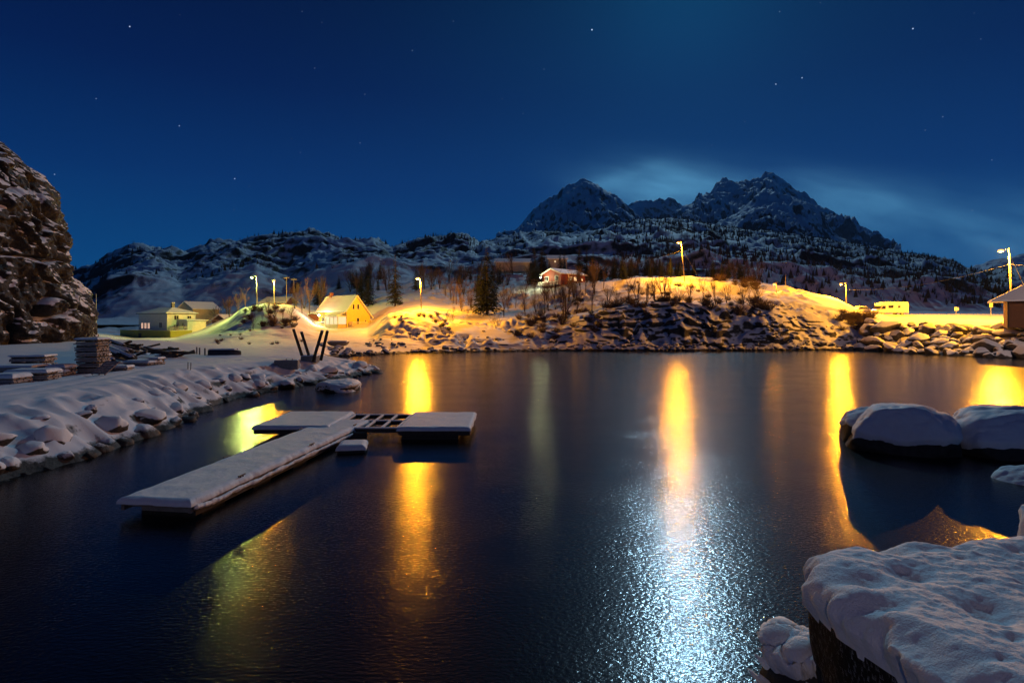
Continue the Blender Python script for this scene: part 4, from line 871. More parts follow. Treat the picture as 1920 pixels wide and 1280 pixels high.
def yellow_house():
    r = empty('yellow_house', (-33.7, 116, 2.9), R(-37.6), 'steep roofed yellow house with glazed porch on the far shore', 'house')
    L, D_ = 9.8, 5.9; ax = 2.3; he, hr, h2 = 4.3, 7.1, 3.0
    m = MB(); m.prism([(0, -.4), (D_, -.4), (D_, h2), (ax, hr), (0, he)], 'x', -L, 0); m.build('wall', 'siding_yellow', r)
    o = .45; th = .2; s1 = (hr-he)/ax; s2 = (hr-h2)/(D_-ax)
    rf = roof_plane(r, [[(-L-o, -o, he-o*s1+th+.02), (o, -o, he-o*s1+th+.02), (o, ax, hr+th+.02), (-L-o, ax, hr+th+.02)], [(o, ax+.001, hr+th+.02), (o, D_+o, h2-o*s2+th+.02), (-L-o, D_+o, h2-o*s2+th+.02), (-L-o, ax+.001, hr+th+.02)]], 'snow', th)
    m = MB(); m.box(-L+1.0, -L+1.6, ax-.3, ax+.3, hr-.3, hr+.9); m.build('chimney', 'rust', rf)
    m = MB()
    m.prism([(-.52, he-.52*s1-.05), (ax, hr-.02), (ax, hr+.2), (-.52, he-.52*s1+.17)], 'x', .455, .50); m.prism([(ax, hr-.02), (D_+.5, h2-.5*s2-.03), (D_+.5, h2-.5*s2+.2), (ax, hr+.2)], 'x', .455, .50)
    m.build('bargeboard', 'trim_white', rf)
    win(r, 'x', 0, 1.35, 1.95, 4.3, 5.4, 1, bars=0); win(r, 'x', 0, 2.5, 3.1, 4.3, 5.4, 1, bars=0); win(r, 'x', 0, 2.4, 3.1, 1.2, 2.6, 1, bars=0)
    win(r, 'x', 0, 4.5, 4.9, 1.5, 2.2, 1, bars=0)
    for a in (-8.6, -6.7): win(r, 'y', 0, a, a+1.4, 1.3, 2.7, -1, bars=2)
    # glazed porch
    m = MB(); m.box(-4.6, -.2, -2.0, -.003, -.6, 1.25); pw = m.build('porch', 'siding_cream', r)
    m = MB(); m.box(-4.6, -.2, -2.0, -.003, 2.75, 2.95)
    for xx in (-4.6, -3.2, -1.8, -.4): m.box(xx, xx+.2, -2.0, -1.85, 1.251, 2.749)
    m.box(-4.6, -4.45, -1.84, -.01, 1.251, 2.749); m.build('porch_frame', 'trim_white', pw)
    for i, xx in enumerate((-4.38, -2.98, -1.58)):
        m = MB(); m.box(xx, xx+1.16, -1.93, -1.9, 1.26, 2.74); m.build('porch_pane', 'win_soft', pw)
    m = MB(); m.box(-.22, -.19, -1.84, -.02, 1.26, 2.74); m.build('porch_pane', 'win_soft', pw)
    roof_plane(pw, [[(-4.9, -2.4, 3.0), (.1, -2.4, 3.0), (-.3, -.2, 3.75), (-4.3, -.2, 3.75)]], 'snow', .14, 'porch_roof')
    # terrace and gable balcony
    m = MB(); m.box(-9.6, -4.62, -1.9, -.003, .62, .8); m.build('terrace', 'wood_grey', r); rail(r, [(-9.6, -.1, .8), (-9.6, -1.9, .8), (-4.7, -1.9, .8)], .85)
    m = MB(); m.box(-9.5, -4.7, -1.8, -.01, -.7, .61); m.build('terrace_base', 'concrete', r)
    m = MB(); m.box(.003, 1.3, .5, 4.2, .72, .86); m.build('balcony', 'wood_grey', r); rail(r, [(.05, .5, .86), (1.3, .5, .86), (1.3, 4.2, .86), (.05, 4.2, .86)], .85)
    m = MB(); m.box(.003, .9, .9, 3.9, -.9, .4); m.build('woodpile', 'rust', r)
    m = MB(); m.box(-L, -.2, 5.95, 7.0, -.5, 1.7); m.build('lean_to', 'siding_yellow', r); roof_plane(r, [[(-L, 5.6, 2.2), (.2, 5.6, 2.2), (.2, 7.4, 1.85), (-L, 7.4, 1.85)]], 'snow', .14, 'lean_to_roof')
    return r
yh = yellow_house()
def red_shed():
    Y = 126; x = XY(586, Y); z = gz(x, Y)-.2; z = CAMH-(607-HOR)/F*Y
    r = empty('red_shed', (x, Y, z), R(-10), 'low red shed with a rounded roof and pale frame next to the porch lamp', 'shed')
    poly = [(-1.5, 0), (1.5, 0), (1.5, 1.3)]+[(1.5*math.cos(t), 1.3+.9*math.sin(t)) for t in np.linspace(.2, math.pi-.2, 10)]+[(-1.5, 1.3)]
    m = MB(); m.prism(poly, 'y', 0, 2.5); m.build('wall', 'siding_red', r)
    pts = [(1.58*math.cos(t), 1.3+1.0*math.sin(t)) for t in np.linspace(-.05, math.pi+.05, 14)]
    m = MB()
    for a, b in zip(pts[:-1], pts[1:]):
        m.add([(a[0], -.1, a[1]), (b[0], -.1, b[1]), (b[0], 2.6, b[1]), (a[0], 2.6, a[1]), (a[0]*1.08, -.1, a[1]+.12), (b[0]*1.08, -.1, b[1]+.12), (b[0]*1.08, 2.6, b[1]+.12), (a[0]*1.08, 2.6, a[1]+.12)], [(0, 1, 2, 3), (4, 7, 6, 5), (0, 4, 5, 1), (3, 2, 6, 7)])
    m.build('roof', 'snow', r)
    m = MB(); m.box(-1.6, 1.6, -.35, -.12, -.2, .35); m.build('step', 'trim_white', r)
red_shed()
def red_cabin():
    C_ = P(1052, 531, 148)
    r = empty('red_cabin', (C_.x, C_.y, C_.z-.1), R(44.6), 'red wooden cabin with lit windows on the slope among dark spruces', 'house')
    L, D_ = 10, 6.5; he, hr = 2.75, 4.1
    m = MB(); m.prism([(0, -.6), (D_, -.6), (D_, he), (D_/2, hr), (0, he)], 'x', 0, L); m.build('wall', 'siding_red', r)
    o = .5; th = .2; s = (hr-he)/(D_/2)
    rf = roof_plane(r, [[(-o, -o, he-o*s+th), (L+o, -o, he-o*s+th), (L+o, D_/2, hr+th), (-o, D_/2, hr+th)], [(L+o, D_/2+.001, hr+th), (L+o, D_+o, he-o*s+th), (-o, D_+o, he-o*s+th), (-o, D_/2+.001, hr+th)]], 'snow', th)
    m = MB(); m.prism([(-.52, he-.52*s-.12), (D_/2, hr-.12), (D_/2, hr+.15), (-.52, he-.52*s+.1)], 'x', -.56, -.51); m.prism([(D_/2, hr-.12), (D_+.52, he-.52*s-.12), (D_+.52, he-.52*s+.1), (D_/2, hr+.15)], 'x', -.56, -.51); m.build('bargeboard', 'trim_white', rf)
    win(r, 'x', 0, 4.3, 5.6, .8, 2.1, -1, bars=1, fw=.12); win(r, 'x', 0, .9, 2.1, .8, 2.2, -1, bars=1, fw=.12)
    win(r, 'y', 0, 3.4, 4.5, .9, 2.1, -1, 'win_warm', bars=0, fw=.12); win(r, 'y', 0, 5.2, 6.4, .9, 2.1, -1, 'win_warm', bars=0, fw=.12); win(r, 'y', 0, 8.4, 9.0, 1.1, 1.8, -1, 'win_warm', bars=0)
    m = MB(); m.box(2.9, 3.2, -.012, -.003, -.4, he-.2); m.build('corner_board', 'trim_white', r)
    m = MB(); m.box(-1.6, 0-.003, -.2, D_+.2, -.5, -.3); m.build('terrace', 'wood_grey', r); rail(r, [(-1.6, -.2, -.3), (-1.6, D_+.2, -.3)], .8)
red_cabin()
for (px, py, Y, w_, d, he, hr, lab, rz_) in [(962, 504, 205, 12.5, 8, 2.6, 3.9, 'pale barn with a broad snow roof behind bare birches', R(2)), (1046, 500, 215, 7, 6, 3.2, 4.4, 'small roof with one lit window half hidden above the red cabin', R(5))]:
    p = P(px, py, Y); r = empty('hillside_house', (p.x, p.y, p.z), rz_, lab, 'house')
    m = MB(); m.prism([(0, -1), (d, -1), (d, he), (d/2, hr), (0, he)], 'x', -w_/2, w_/2); m.build('wall', 'siding_cream', r)
    roof_plane(r, [[(-w_/2-.5, -.5, he-.1), (w_/2+.5, -.5, he-.1), (w_/2+.4, d/2, hr+.3), (-w_/2-.4, d/2, hr+.3)], [(w_/2+.5, d/2+.002, hr+.3), (w_/2+.5, d+.5, he-.1), (-w_/2-.5, d+.5, he-.1), (-w_/2-.5, d/2+.002, hr+.3)]], 'snow', .35)
    if w_ < 10: win(r, 'y', 0, -1.4, -.7, 1.6, 2.3, -1, 'win_soft', bars=0)
def orange_roof():
    Y = 150; p = P(512, 573, Y)
    r = empty('low_house', (p.x, p.y, p.z), R(-8), 'low house with a broad snow roof behind the knoll lamp', 'house')
    m = MB(); m.prism([(0, -1), (6, -1), (6, 1.0), (3, 2.2), (0, 1.0)], 'x', -3.6, 3.6); m.build('wall', 'siding_brown', r)
    roof_plane(r, [[(-4, -.5, .95), (4, -.5, .95), (3.2, 3, 2.5), (-3.4, 3, 2.5)], [(3.2, 3.002, 2.5), (4, 6.5, .95), (-4, 6.5, .95), (-3.4, 3.002, 2.5)]], 'snow', .25)
orange_roof()
def boathouse():
    Y = 78; z0 = CAMH-(610-HOR)/F*Y
    r = empty('boathouse', (XY(1890, Y), Y, z0), R(-37), 'brown wooden boathouse with a wide snow roof above the breakwater', 'boathouse')
    m = MB(); m.box(0, 9, 0, 7, -.3, 3.45); m.build('wall', 'siding_brown', r)
    o = 1.75; e = 3.5; p = 6.6
    roof_plane(r, [[(-o, -.9, e), (9+o, -.9, e), (5.6, 3.3, p), (3.4, 3.3, p)], [(9+o, -.9, e), (9+o, 7.9, e), (5.6, 3.3, p)], [(9+o, 7.9, e), (-o, 7.9, e), (3.4, 3.3, p), (5.6, 3.3, p)], [(-o, 7.9, e), (-o, -.9, e), (3.4, 3.3, p)]], 'snow', .22)
    m = MB(); m.box(-.04, .10, -.04, .1, -.3, 3.28); m.build('corner_board', 'wood_dark', r)
    win(r, 'y', 0, 4, 5.2, 1.2, 2.4, -1); m = MB(); m.box(6.5, 7.6, -.05, -.003, -.1, 2.1); dr = m.build('door', 'wood_dark', r); m = MB(); m.box(6.6, 6.66, -.11, -.051, .9, 1.1); m.build('handle', 'pole_metal', dr)
boathouse()

# ------------------------------------------------------------------ vehicles
def wheel(parent, x, y, r_=.34, w_=.22):
    m = MB(); m.tube((x, y-w_/2, r_), (x, y+w_/2, r_), r_, None, 18); o = m.build('wheel', 'tyre', parent); m = MB(); m.tube((x, y-w_/2-.01, r_), (x, y+w_/2+.01, r_), r_*.55, None, 12); m.build('rim', 'pole_metal', o)
def camper():
    Y = 109; x = XY(1676, Y); z = CAMH-(591-HOR)/F*Y
    r = empty('camper_van', (x, Y, z), R(3), 'white camper van parked on the snowy road above the breakwater', 'van')
    poly = [(-3.1, .45), (-3.1, 1.0), (-2.75, 1.2), (-2.25, 1.75), (-2.5, 1.95), (-2.3, 2.35), (-1.4, 2.5), (2.9, 2.5), (3.05, 2.3), (3.05, .45)]
    m = MB(); m.prism(poly, 'y', 0, 2.1); m.build('body', 'van_white', r, bevel=.05)
    m = MB(); m.prism([(-2.62, 1.22), (-1.6, 1.22), (-1.6, 1.8), (-2.12, 1.8)], 'y', -.012, -.002); m.build('cab_window', 'glass_dark', r)
    win(r, 'y', 0, -1.1, -.05, 1.35, 1.95, -1, bars=0, fw=.05); win(r, 'y', 0, .8, 1.35, 1.4, 1.9, -1, bars=0, fw=.05)
    m = MB(); m.box(.65, 1.5, -.014, -.003, .5, 2.15); m.build('door', 'van_white', r)
    m = MB(); m.add([(-2.77, .1, 1.23), (-2.77, 2.0, 1.23), (-2.28, 2.0, 1.77), (-2.28, .1, 1.77)], [(0, 1, 2, 3)]); o = m.build('windscreen', 'glass_dark', r); o.location.x = -.03
    for xx in (-2.1, 1.7):
        for yy in (.15, 1.95): wheel(r, xx, yy)
    for yy in (.3, 1.8): m = MB(); m.box(-3.14, -3.09, yy-.15, yy+.15, .7, .88); m.build('headlight', 'trim_white', r)
    m = MB(); m.box(-3.17, -3.105, .1, 2.0, .42, .6); m.build('bumper', 'metal_dark', r)
    V, Fc = snow_slab(4.3, 2.0, .12, 3, over=0, nx=24, ny=16); V[:, 0] -= 1.4; V[:, 1] += .05; V[:, 2] += 2.501; mesh_obj('snow_cover', V, Fc, 'snow', r, True)
camper()
def car():
    Y = 112; x = XY(1618, Y); z = CAMH-(588-HOR)/F*Y
    r = empty('parked_car', (x, Y, z), R(5), 'snow topped pale car partly hidden behind the snowbank near the camper', 'car')
    poly = [(-1.8, .3), (-1.85, .75), (-1.1, .9), (-.6, 1.35), (.9, 1.38), (1.5, .95), (1.85, .85), (1.85, .3)]
    m = MB(); m.prism(poly, 'y', 0, 1.6); m.build('body', 'van_white', r, bevel=.05)
    m = MB(); m.prism([(-.95, .92), (-.55, 1.28), (.85, 1.3), (1.3, .95)], 'y', -.012, -.003); m.build('side_window', 'glass_dark', r)
    for xx in (-1.15, 1.15):
        for yy in (.1, 1.5): wheel(r, xx, yy, .3, .18)
    m = MB(); m.box(-1.9, -1.84, .2, .5, .58, .72); m.build('headlight', 'trim_white', r); m = MB(); m.box(-1.9, -1.84, 1.1, 1.4, .58, .72); m.build('headlight', 'trim_white', r)
    V, Fc = snow_slab(1.5, 1.5, .14, 3, over=0, nx=20, ny=16); V[:, 0] -= .6; V[:, 1] += .05; V[:, 2] += 1.37; mesh_obj('snow_cover', V, Fc, 'snow', r, True)
car()

# ------------------------------------------------------------------ street lamps
def lamp(headpx, headpy, Y, toppx, basepx, basepy, label, bulb, col, power, poler=.11, name='street_lamp', mat='pole_wood', radius=.27):
    top = P(toppx, headpy-3, Y); head = P(headpx, headpy, Y-.2)
    bz = gz(XY(basepx, Y), Y)
    base = Vector((XY(basepx, Y), Y, bz-.3)); r = empty(name, (base.x, base.y, base.z), 0, label, 'street lamp', 'street lamps round the bay')
    o = base; m = MB(); m.tube((0, 0, 0), top-o+Vector((0, 0, .15)), poler, poler*.75, 12); m.build('pole', mat, r, True)
    m = MB(); hp = head+Vector((0, 0, .16)); d = 1 if head.x > top.x else -1
    m.tube(top-o, hp-o, .035, .03, 8); m.build('arm', 'pole_metal', r, True)
    m = MB(); M = Matrix.Translation(head-o+Vector((0, 0, .13)))
    m.prism([(-.34, 0), (.34, 0), (.26, .12), (.08, .17), (-.2, .14)], 'y', -.13, .13); 
    m.v = [tuple(M @ Vector(v)) for v in m.v]; hd = m.build('lamp_head', 'pole_metal', r, bevel=.015)
    bm = bmesh.new(); bmesh.ops.create_icosphere(bm, subdivisions=2, radius=radius, matrix=Matrix.Translation(head-o) @ Matrix.Diagonal((1.25, .9, .62, 1))); me = bpy.data.meshes.new('bulb'); bm.to_mesh(me); bm.free(); me.materials.append(MATS[bulb])
    bo = bpy.data.objects.new('bulb', me); COL.objects.link(bo); bo.parent = hd; bo.visible_shadow = True
    ld = bpy.data.lights.new('lamp_light', 'POINT'); ld.energy = power; ld.color = col; ld.shadow_soft_size = .14
    lo = bpy.data.objects.new('lamp_light', ld); COL.objects.link(lo); lo.parent = hd; lo.location = head-o+Vector((0, -.02, -radius*.62-.2))
    return r
SOD = (1.0, .345, .012); GRN = (.80, 1.0, .20)
lamp(472, 520, 119, 481, 482, 566, 'street lamp with greenish light on the snowy knoll by the white house', 'bulb_green', GRN, 11500)
lamp(513, 527, 128, 514, 514, 568, 'orange street lamp just behind the green lit knoll', 'bulb_sodium', SOD, 14000)
lamp(783, 522, 107, 788, 790, 575, 'orange street lamp on the small knoll beside the yellow house', 'bulb_sodium', (1.0, .36, .012), 31000)
lamp(1272, 455, 127, 1277, 1284, 518, 'tall orange street lamp on the bright ridge above the headland', 'bulb_sodium', SOD, 25000)
lamp(1452, 533, 117, 1456, 1456, 560, 'small distant orange street lamp beyond the headland', 'bulb_sodium', SOD, 450, .09)
lamp(1577, 533, 116, 1586, 1587, 560, 'orange street lamp beside the camper van', 'bulb_sodium', SOD, 20000)
lamp(1877, 470, 93, 1892, 1899, 590, 'nearest and brightest orange street lamp behind the boathouse', 'bulb_sodium', (1, .38, .014), 68000, .16, radius=.38)
# assumed lamp, added beyond the frame to light the left bank and cliff
lamp(2500, 380, 50, 2510, 2515, 600, 'assumed street lamp added out of view past the boathouse', 'bulb_sodium', (1, .68, .50), 9000)
def assumed_rear_lamp():  # assumed, unseen lamp added as warm fill on the ledge and embankment
    base = Vector((-5, -17, 3.0)); r = empty('street_lamp', base, 0, 'assumed street lamp added out of sight behind the viewer', 'street lamp', 'street lamps round the bay')
    m = MB(); m.tube((0, 0, 0), (0, 0, 8), .1, .07, 12); m.build('pole', 'pole_wood', r, True); m = MB(); m.tube((0, 0, 8), (-.9, .6, 8.2), .035, None, 8); m.build('arm', 'pole_metal', r, True)
    m = MB(); m.box(-1.2, -.7, .45, .75, 8.1, 8.22); hd = m.build('lamp_head', 'pole_metal', r, bevel=.02)
    ld = bpy.data.lights.new('lamp_light', 'POINT'); ld.energy = 1150; ld.color = (1, .72, .62); ld.shadow_soft_size = .15
    lo = bpy.data.objects.new('lamp_light', ld); COL.objects.link(lo); lo.parent = hd; lo.location = (-.95, .6, 7.95)
assumed_rear_lamp()
# porch lamps
def wall_lamp(p, label, col, power, bulb, soft=.12):
    r = empty('wall_lamp', p, 0, label, 'lamp'); m = MB(); m.box(-.06, .06, .05, .25, -.05, .1); m.build('bracket', 'metal_dark', r)
    bm = bmesh.new(); bmesh.ops.create_icosphere(bm, subdivisions=2, radius=.16); me = bpy.data.meshes.new('bulb'); bm.to_mesh(me); bm.free(); me.materials.append(MATS[bulb])
    bo = bpy.data.objects.new('bulb', me); COL.objects.link(bo); bo.parent = r
    ld = bpy.data.lights.new('lamp_light', 'POINT'); ld.energy = power; ld.color = col; ld.shadow_soft_size = soft
    lo = bpy.data.objects.new('lamp_light', ld); COL.objects.link(lo); lo.parent = r; lo.location = (-.1, -.45, 0)
wall_lamp(P(598, 591, 118.6), 'bright white wall lamp at the corner of the yellow house', (1, .72, .35), 1100, 'bulb_white')
wall_lamp(P(1014, 520, 150.2), 'greenish white wall lamp at the gable of the red cabin', (.95, .95, .50), 900, 'bulb_white')

# ------------------------------------------------------------------ poles, wires, signs
def pole(px, top, Y, label, name='utility_pole', r_=.09, cross=True, basepy=None, mat='pole_wood'):
    x = XY(px, Y); z0 = gz(x, Y) if basepy is None else P(px, basepy, Y).z; zt = P(px, top, Y).z
    o = empty(name, (x, Y, z0-.3), 0, label, 'pole'); m = MB(); m.tube((0, 0, 0), (0, 0, zt-z0+.3), r_*1.2, r_*.7, 10); m.build('shaft', mat, o, True)
    if cross: m = MB(); m.box(-.7, .7, -.06, .06, zt-z0-.15, zt-z0-.02); [m.tube((a, 0, zt-z0-.02), (a, 0, zt-z0+.12), .03, None, 6) for a in (-.6, 0, .6)]; m.build('crossarm', mat, o)
    return o
pole(537, 518, 138, 'plain utility pole nearer the orange knoll lamp')
pole(551, 521, 140, 'plain utility pole beside the orange lit bushes')
pole(1473, 516, 134, 'bare pole standing beside the small distant street lamp', cross=False)
fp = pole(180, 551, 98, 'slim white flagpole on the meadow by the cliff', 'flagpole', .055, False, mat='trim_white')
m = MB(); m.tube((0, 0, .3), (0, 0, .75), .13, .09, 10); m.build('footing', 'concrete', fp)
def cable(a, b, sag, label, r_=.025):
    m = MB(); n = 22; pts = [a.lerp(b, i/n)-Vector((0, 0, sag*4*(i/n)*(1-i/n))) for i in range(n+1)]
    for p, q in zip(pts[:-1], pts[1:]): m.tube(p, q, r_, None, 5, False)
    tag(m.build('overhead_cable', 'metal_dark'), label, 'cable', 'overhead cables')
cable(P(1893, 495, 93), P(1588, 543, 116), 1.2, 'overhead cable from the brightest lamp pole to the pole by the camper', .014)
cable(P(1893, 496, 93), P(2515, 480, 50), .6, 'overhead cable leaving the brightest lamp pole past the boathouse', .014)
cable(P(1892, 474, 93), P(1925, 545, 93), 0, 'steep guy wire beside the brightest lamp pole', .035)
cable(P(1277, 462, 127), P(1308, 517, 130), 0, 'guy wire of the tall ridge lamp', .03)
cable(P(1277, 470, 127), P(1105, 500, 150), 1.0, 'thin cable from the tall ridge lamp towards the red cabin', .02)
cable(P(537, 520, 138), P(551, 523, 140), .15, 'short cable between the two plain utility poles', .02)
def sign(px, Y, py0, py1, w_, h, label, mat='trim_white'):
    p = P(px, py1, Y); o = empty('road_sign', (p.x, p.y, p.z), 0, label, 'sign'); t = P(px, py0, Y).z-p.z
    m = MB(); m.tube((0, 0, -.2), (0, 0, t), .04, None, 8); m.build('post', 'pole_metal', o); m = MB(); m.box(-w_/2, w_/2, -.06, -.042, t-h, t); m.build('panel', mat, o, bevel=.004)
sign(1858, 96, 566, 592, .62, .9, 'pale upright sign board on a post beside the boathouse roof', 'siding_cream')
sign(1793, 106, 576, 590, .8, .6, 'small square sign on the snowy road between camper and boathouse')

# ------------------------------------------------------------------ trees
def bare_tree(name_seed, h, spread=.5, depth=5, multi=1, dens=3):
    rn = random.Random(name_seed); T = MB(); B = MB()
    def grow(p, d, L, r_, lev):
        q = p+d*L; (T if lev == 0 else B).tube(p, q, max(r_, .009), max(r_*.62, .007), 6 if lev < 2 else 3, False)
        if lev >= depth or r_ < .0028*h*.25: return
        n = dens if lev < 3 else 2
        for k in range(n+(1 if lev == 0 else 0)):
            t = rn.uniform(.35, 1) if k else 1.0
            nd = (d+Vector((rn.uniform(-1, 1), rn.uniform(-1, 1), rn.uniform(-.15, .7)))*spread*(1 if k else .45)).normalized()
            grow(p+d*L*t, nd, L*rn.uniform(.58, .82), r_*(.62 if k == 0 else .42), lev+1)
    for k in range(multi):
        d = Vector((rn.uniform(-.25, .25)*(multi > 1), rn.uniform(-.25, .25)*(multi > 1), 1)).normalized()
        grow(Vector((rn.uniform(-.1, .1)*(multi > 1), 0, -.15)), d, h*.33, h*.017, 0)
    return T, B
BT = []
for s, (sp, dep, mu, de) in enumerate([(.55, 5, 1, 3), (.45, 5, 2, 3), (.7, 5, 3, 3), (.6, 6, 1, 3), (.4, 5, 3, 3), (.8, 5, 2, 3)]):
    T, B = bare_tree(100+s, 1.0*5, sp, dep, mu, de); r = empty('bare_tree', (0, -900, -50), 0); T.build('trunk', 'bark', r); B.build('branches', 'twig', r); BT.append(r)
usedT = set()
def place_tree(px, Y, h, k, label, group, dz=0, name=None):
    src = BT[k]
    if k not in usedT: o = src; usedT.add(k)
    else: o = copy_tree(src)
    x = XY(px, Y); o.location = (x, Y, gz(x, Y)+dz); s = h/5.0; o.scale = (s, s, s*rnd.uniform(.95, 1.1)); o.rotation_euler = (0, 0, rnd.uniform(0, 6.28)); tag(o, label, 'tree', group); return o
TL = [(849, 106, 3.6, 0, 'lone bare tree casting a long shadow beside the bright knoll'), (838, 104, 1.8, 4, 'thin bare sapling at the foot of the lone bare tree'), (945, 112, 5.2, 3, 'bare round crowned tree on the slope above the shore rocks'), (865, 122, 5.2, 1, 'slender bare tree next to the tall spruce'), (878, 124, 5.0, 3, 'second slender bare tree next to the tall spruce'), (850, 128, 5.0, 0, 'bare tree at the edge of the lit hillside'),
      (930, 103, 3.0, 5, 'low spreading bare tree above the waterline'), (1058, 104, 7.2, 2, 'largest bare tree standing alone below the red cabin'), (1080, 108, 5.0, 1, 'bare tree next to the largest bare tree'), (1110, 104, 5.0, 0, 'bare tree between the red cabin and the ridge'), (1140, 105, 4.4, 4, 'narrow bare tree at the start of the ridge row'), (1158, 104, 3.5, 1, 'short bare tree in the ridge row'), (1178, 107, 6.2, 3, 'wide bare tree with forked stem in front of the lit snow'), (1196, 104, 4.5, 4, 'upright bare tree beside the forked one'), (1212, 105, 5.2, 1, 'twin stemmed bare tree in the ridge row'), (1228, 103, 5.5, 2, 'bushy bare tree directly above the dark bank'), (1246, 104, 6.0, 4, 'tall narrow bare tree below the ridge lamp'), (1256, 106, 5.2, 0, 'bare tree just past the tall narrow one'), (1272, 104, 4.4, 5, 'low bare tree under the ridge lamp'), (1292, 106, 3.8, 4, 'slim bare tree past the ridge lamp'), (1320, 104, 5.0, 3, 'bare tree leaning over the bank crest'), (1342, 105, 4.4, 1, 'bare tree with dense twigs past the lamp'), (1362, 107, 4.0, 5, 'spreading bare tree at the end of the ridge row'), (1395, 106, 4.0, 4, 'thin bare tree above the snow gully'), (1420, 108, 4.0, 2, 'bushy bare tree by the rocky shoulder'), (1405, 112, 3.4, 0, 'small bare tree behind the snow gully'),
      (1005, 118, 4.0, 5, 'spreading bare shrub tree below the cabin fence'), (985, 116, 3.6, 2, 'dense bare shrub tree beside the path'), (1020, 108, 3.5, 4, 'thin bare tree above the rocks beneath the cabin'), (1000, 104, 3.0, 5, 'low bare tree at the rocky bank beneath the path'), (1088, 128, 6.0, 3, 'bare tree in front of the lit cabin windows'), (1110, 132, 6.0, 1, 'bare tree beyond the cabin corner'), (1066, 122, 6.5, 2, 'bushy bare tree covering the cabin corner'), (1075, 126, 6.0, 5, 'bare tree right before the lit cabin window'), (1132, 128, 5.5, 3, 'bare tree on the path side of the ridge'), (1040, 130, 5.0, 4, 'bare tree before the cabin gable'), (1025, 128, 4.0, 0, 'small bare tree at the cabin terrace'),
      (566, 121, 5.5, 3, 'dark bare tree beside the red shed'), (552, 119, 5.0, 2, 'bushy bare tree at the end of the green lit knoll'), (580, 133, 8.0, 3, 'tall bare tree behind the yellow house'), (598, 140, 8.5, 2, 'broad bare tree rising over the yellow house roof'), (570, 138, 7.0, 5, 'spreading bare tree behind the red shed'), (556, 136, 6.0, 0, 'orange lit bare tree near the utility poles'), (610, 150, 8, 1, 'tall bare tree against the dark rocks'),
      (445, 128, 5.0, 5, 'orange tinged bare tree behind the small cabin'), (430, 133, 5.0, 2, 'bushy bare tree over the small cabin'), (460, 130, 5.0, 3, 'bare tree on the far side of the knoll'), (425, 150, 6.0, 3, 'greyish bare tree behind the cream house'), (405, 152, 5.5, 5, 'wide bare tree behind the small cabin roof'),
      (503, 105, 2.8, 4, 'young bare tree on the face of the knoll'), (515, 102, 3.2, 2, 'bare shrub on the shaded side of the knoll'), (475, 97, 2.6, 5, 'bare shrub at the foot of the knoll'), (545, 104, 3.4, 5, 'bare shrub between knoll and driveway'), (530, 103, 3.4, 3, 'bare tree on the shaded side of the knoll')]
for (px, Y, h, k, lab) in TL: place_tree(px, Y, h, k, lab, 'bare trees on the far shore')
for i in range(90):      # birches behind
    px = rnd.choice([rnd.uniform(925, 1000), rnd.uniform(780, 900), rnd.uniform(1120, 1290), rnd.uniform(1340, 1420), rnd.uniform(640, 740)]); Y = rnd.uniform(160, 215)
    place_tree(px, Y, rnd.uniform(5, 8.5), rnd.randrange(6), 'thin bare birch in the dim wood on the upper slope', 'birches in the dim wood')
for i in range(46):
    px = rnd.uniform(835, 1125); Y = rnd.uniform(112, 152)
    place_tree(px, Y, rnd.uniform(3.2, 6.2), rnd.choice([2, 3, 5, 0]), 'leafless brown tree on the slope between the tall spruce and the lit ridge', 'leafless trees on the middle slope')
def bush(seed):
    rn = random.Random(seed); m = MB()
    for i in range(70):
        a = rn.uniform(0, 6.28); t = rn.uniform(.15, 1.1); d = Vector((math.cos(a)*math.sin(t), math.sin(a)*math.sin(t), math.cos(t))); L = rn.uniform(.5, 1.1)
        p = Vector((rn.uniform(-.25, .25), rn.uniform(-.25, .25), -.05)); q = p+d*L; m.tube(p, q, .018, .010, 3, False)
        for k in range(3):
            s = p.lerp(q, rn.uniform(.4, .95)); e = s+(d+Vector((rn.uniform(-.6, .6), rn.uniform(-.6, .6), rn.uniform(0, .5)))).normalized()*L*.4; m.tube(s, e, .010, .006, 3, False)
    return m
BU = [bush(i).build('bush', 'twig') for i in range(3)]
ub = set()
def place_bush(px, Y, s, lab, grp):
    k = rnd.randrange(3); o = BU[k]
    if k in ub: o = o.copy(); COL.objects.link(o)
    ub.add(k); x = XY(px, Y); o.location = (x, Y, gz(x, Y)); o.scale = (s*1.2, s*1.2, s); o.rotation_euler = (0, 0, rnd.uniform(0, 6.28)); tag(o, lab, 'bush', grp)
for i in range(26): place_bush(rnd.uniform(1570, 1640), rnd.uniform(99, 106), rnd.uniform(.8, 1.4), 'leafless orange brown bush on the slope below the camper', 'bushes below the camper')
for i in range(16): place_bush(rnd.uniform(1340, 1420), rnd.uniform(122, 130), rnd.uniform(.9, 1.5), 'leafless bush glowing orange on the ridge past the tall lamp', 'bushes on the lit ridge')
for i in range(22): place_bush(rnd.uniform(1150, 1400), rnd.uniform(110, 126), rnd.uniform(.5, 1.0), 'small leafless bush casting a shadow on the lit ridge', 'small bushes on the ridge')
for i in range(40): place_bush(rnd.uniform(1130, 1460), rnd.uniform(100, 107), rnd.uniform(.8, 1.6), 'leafless bush on the crest of the dark bank', 'bushes on the bank crest')
for i in range(30): place_bush(rnd.uniform(960, 1130), rnd.uniform(96, 110), rnd.uniform(.7, 1.3), 'leafless bush among the shore rocks under the red cabin', 'bushes under the red cabin')
for i in range(22): place_bush(rnd.uniform(455, 560), rnd.uniform(98, 110), rnd.uniform(.7, 1.2), 'leafless bush on the lamp lit knoll', 'bushes on the knoll')
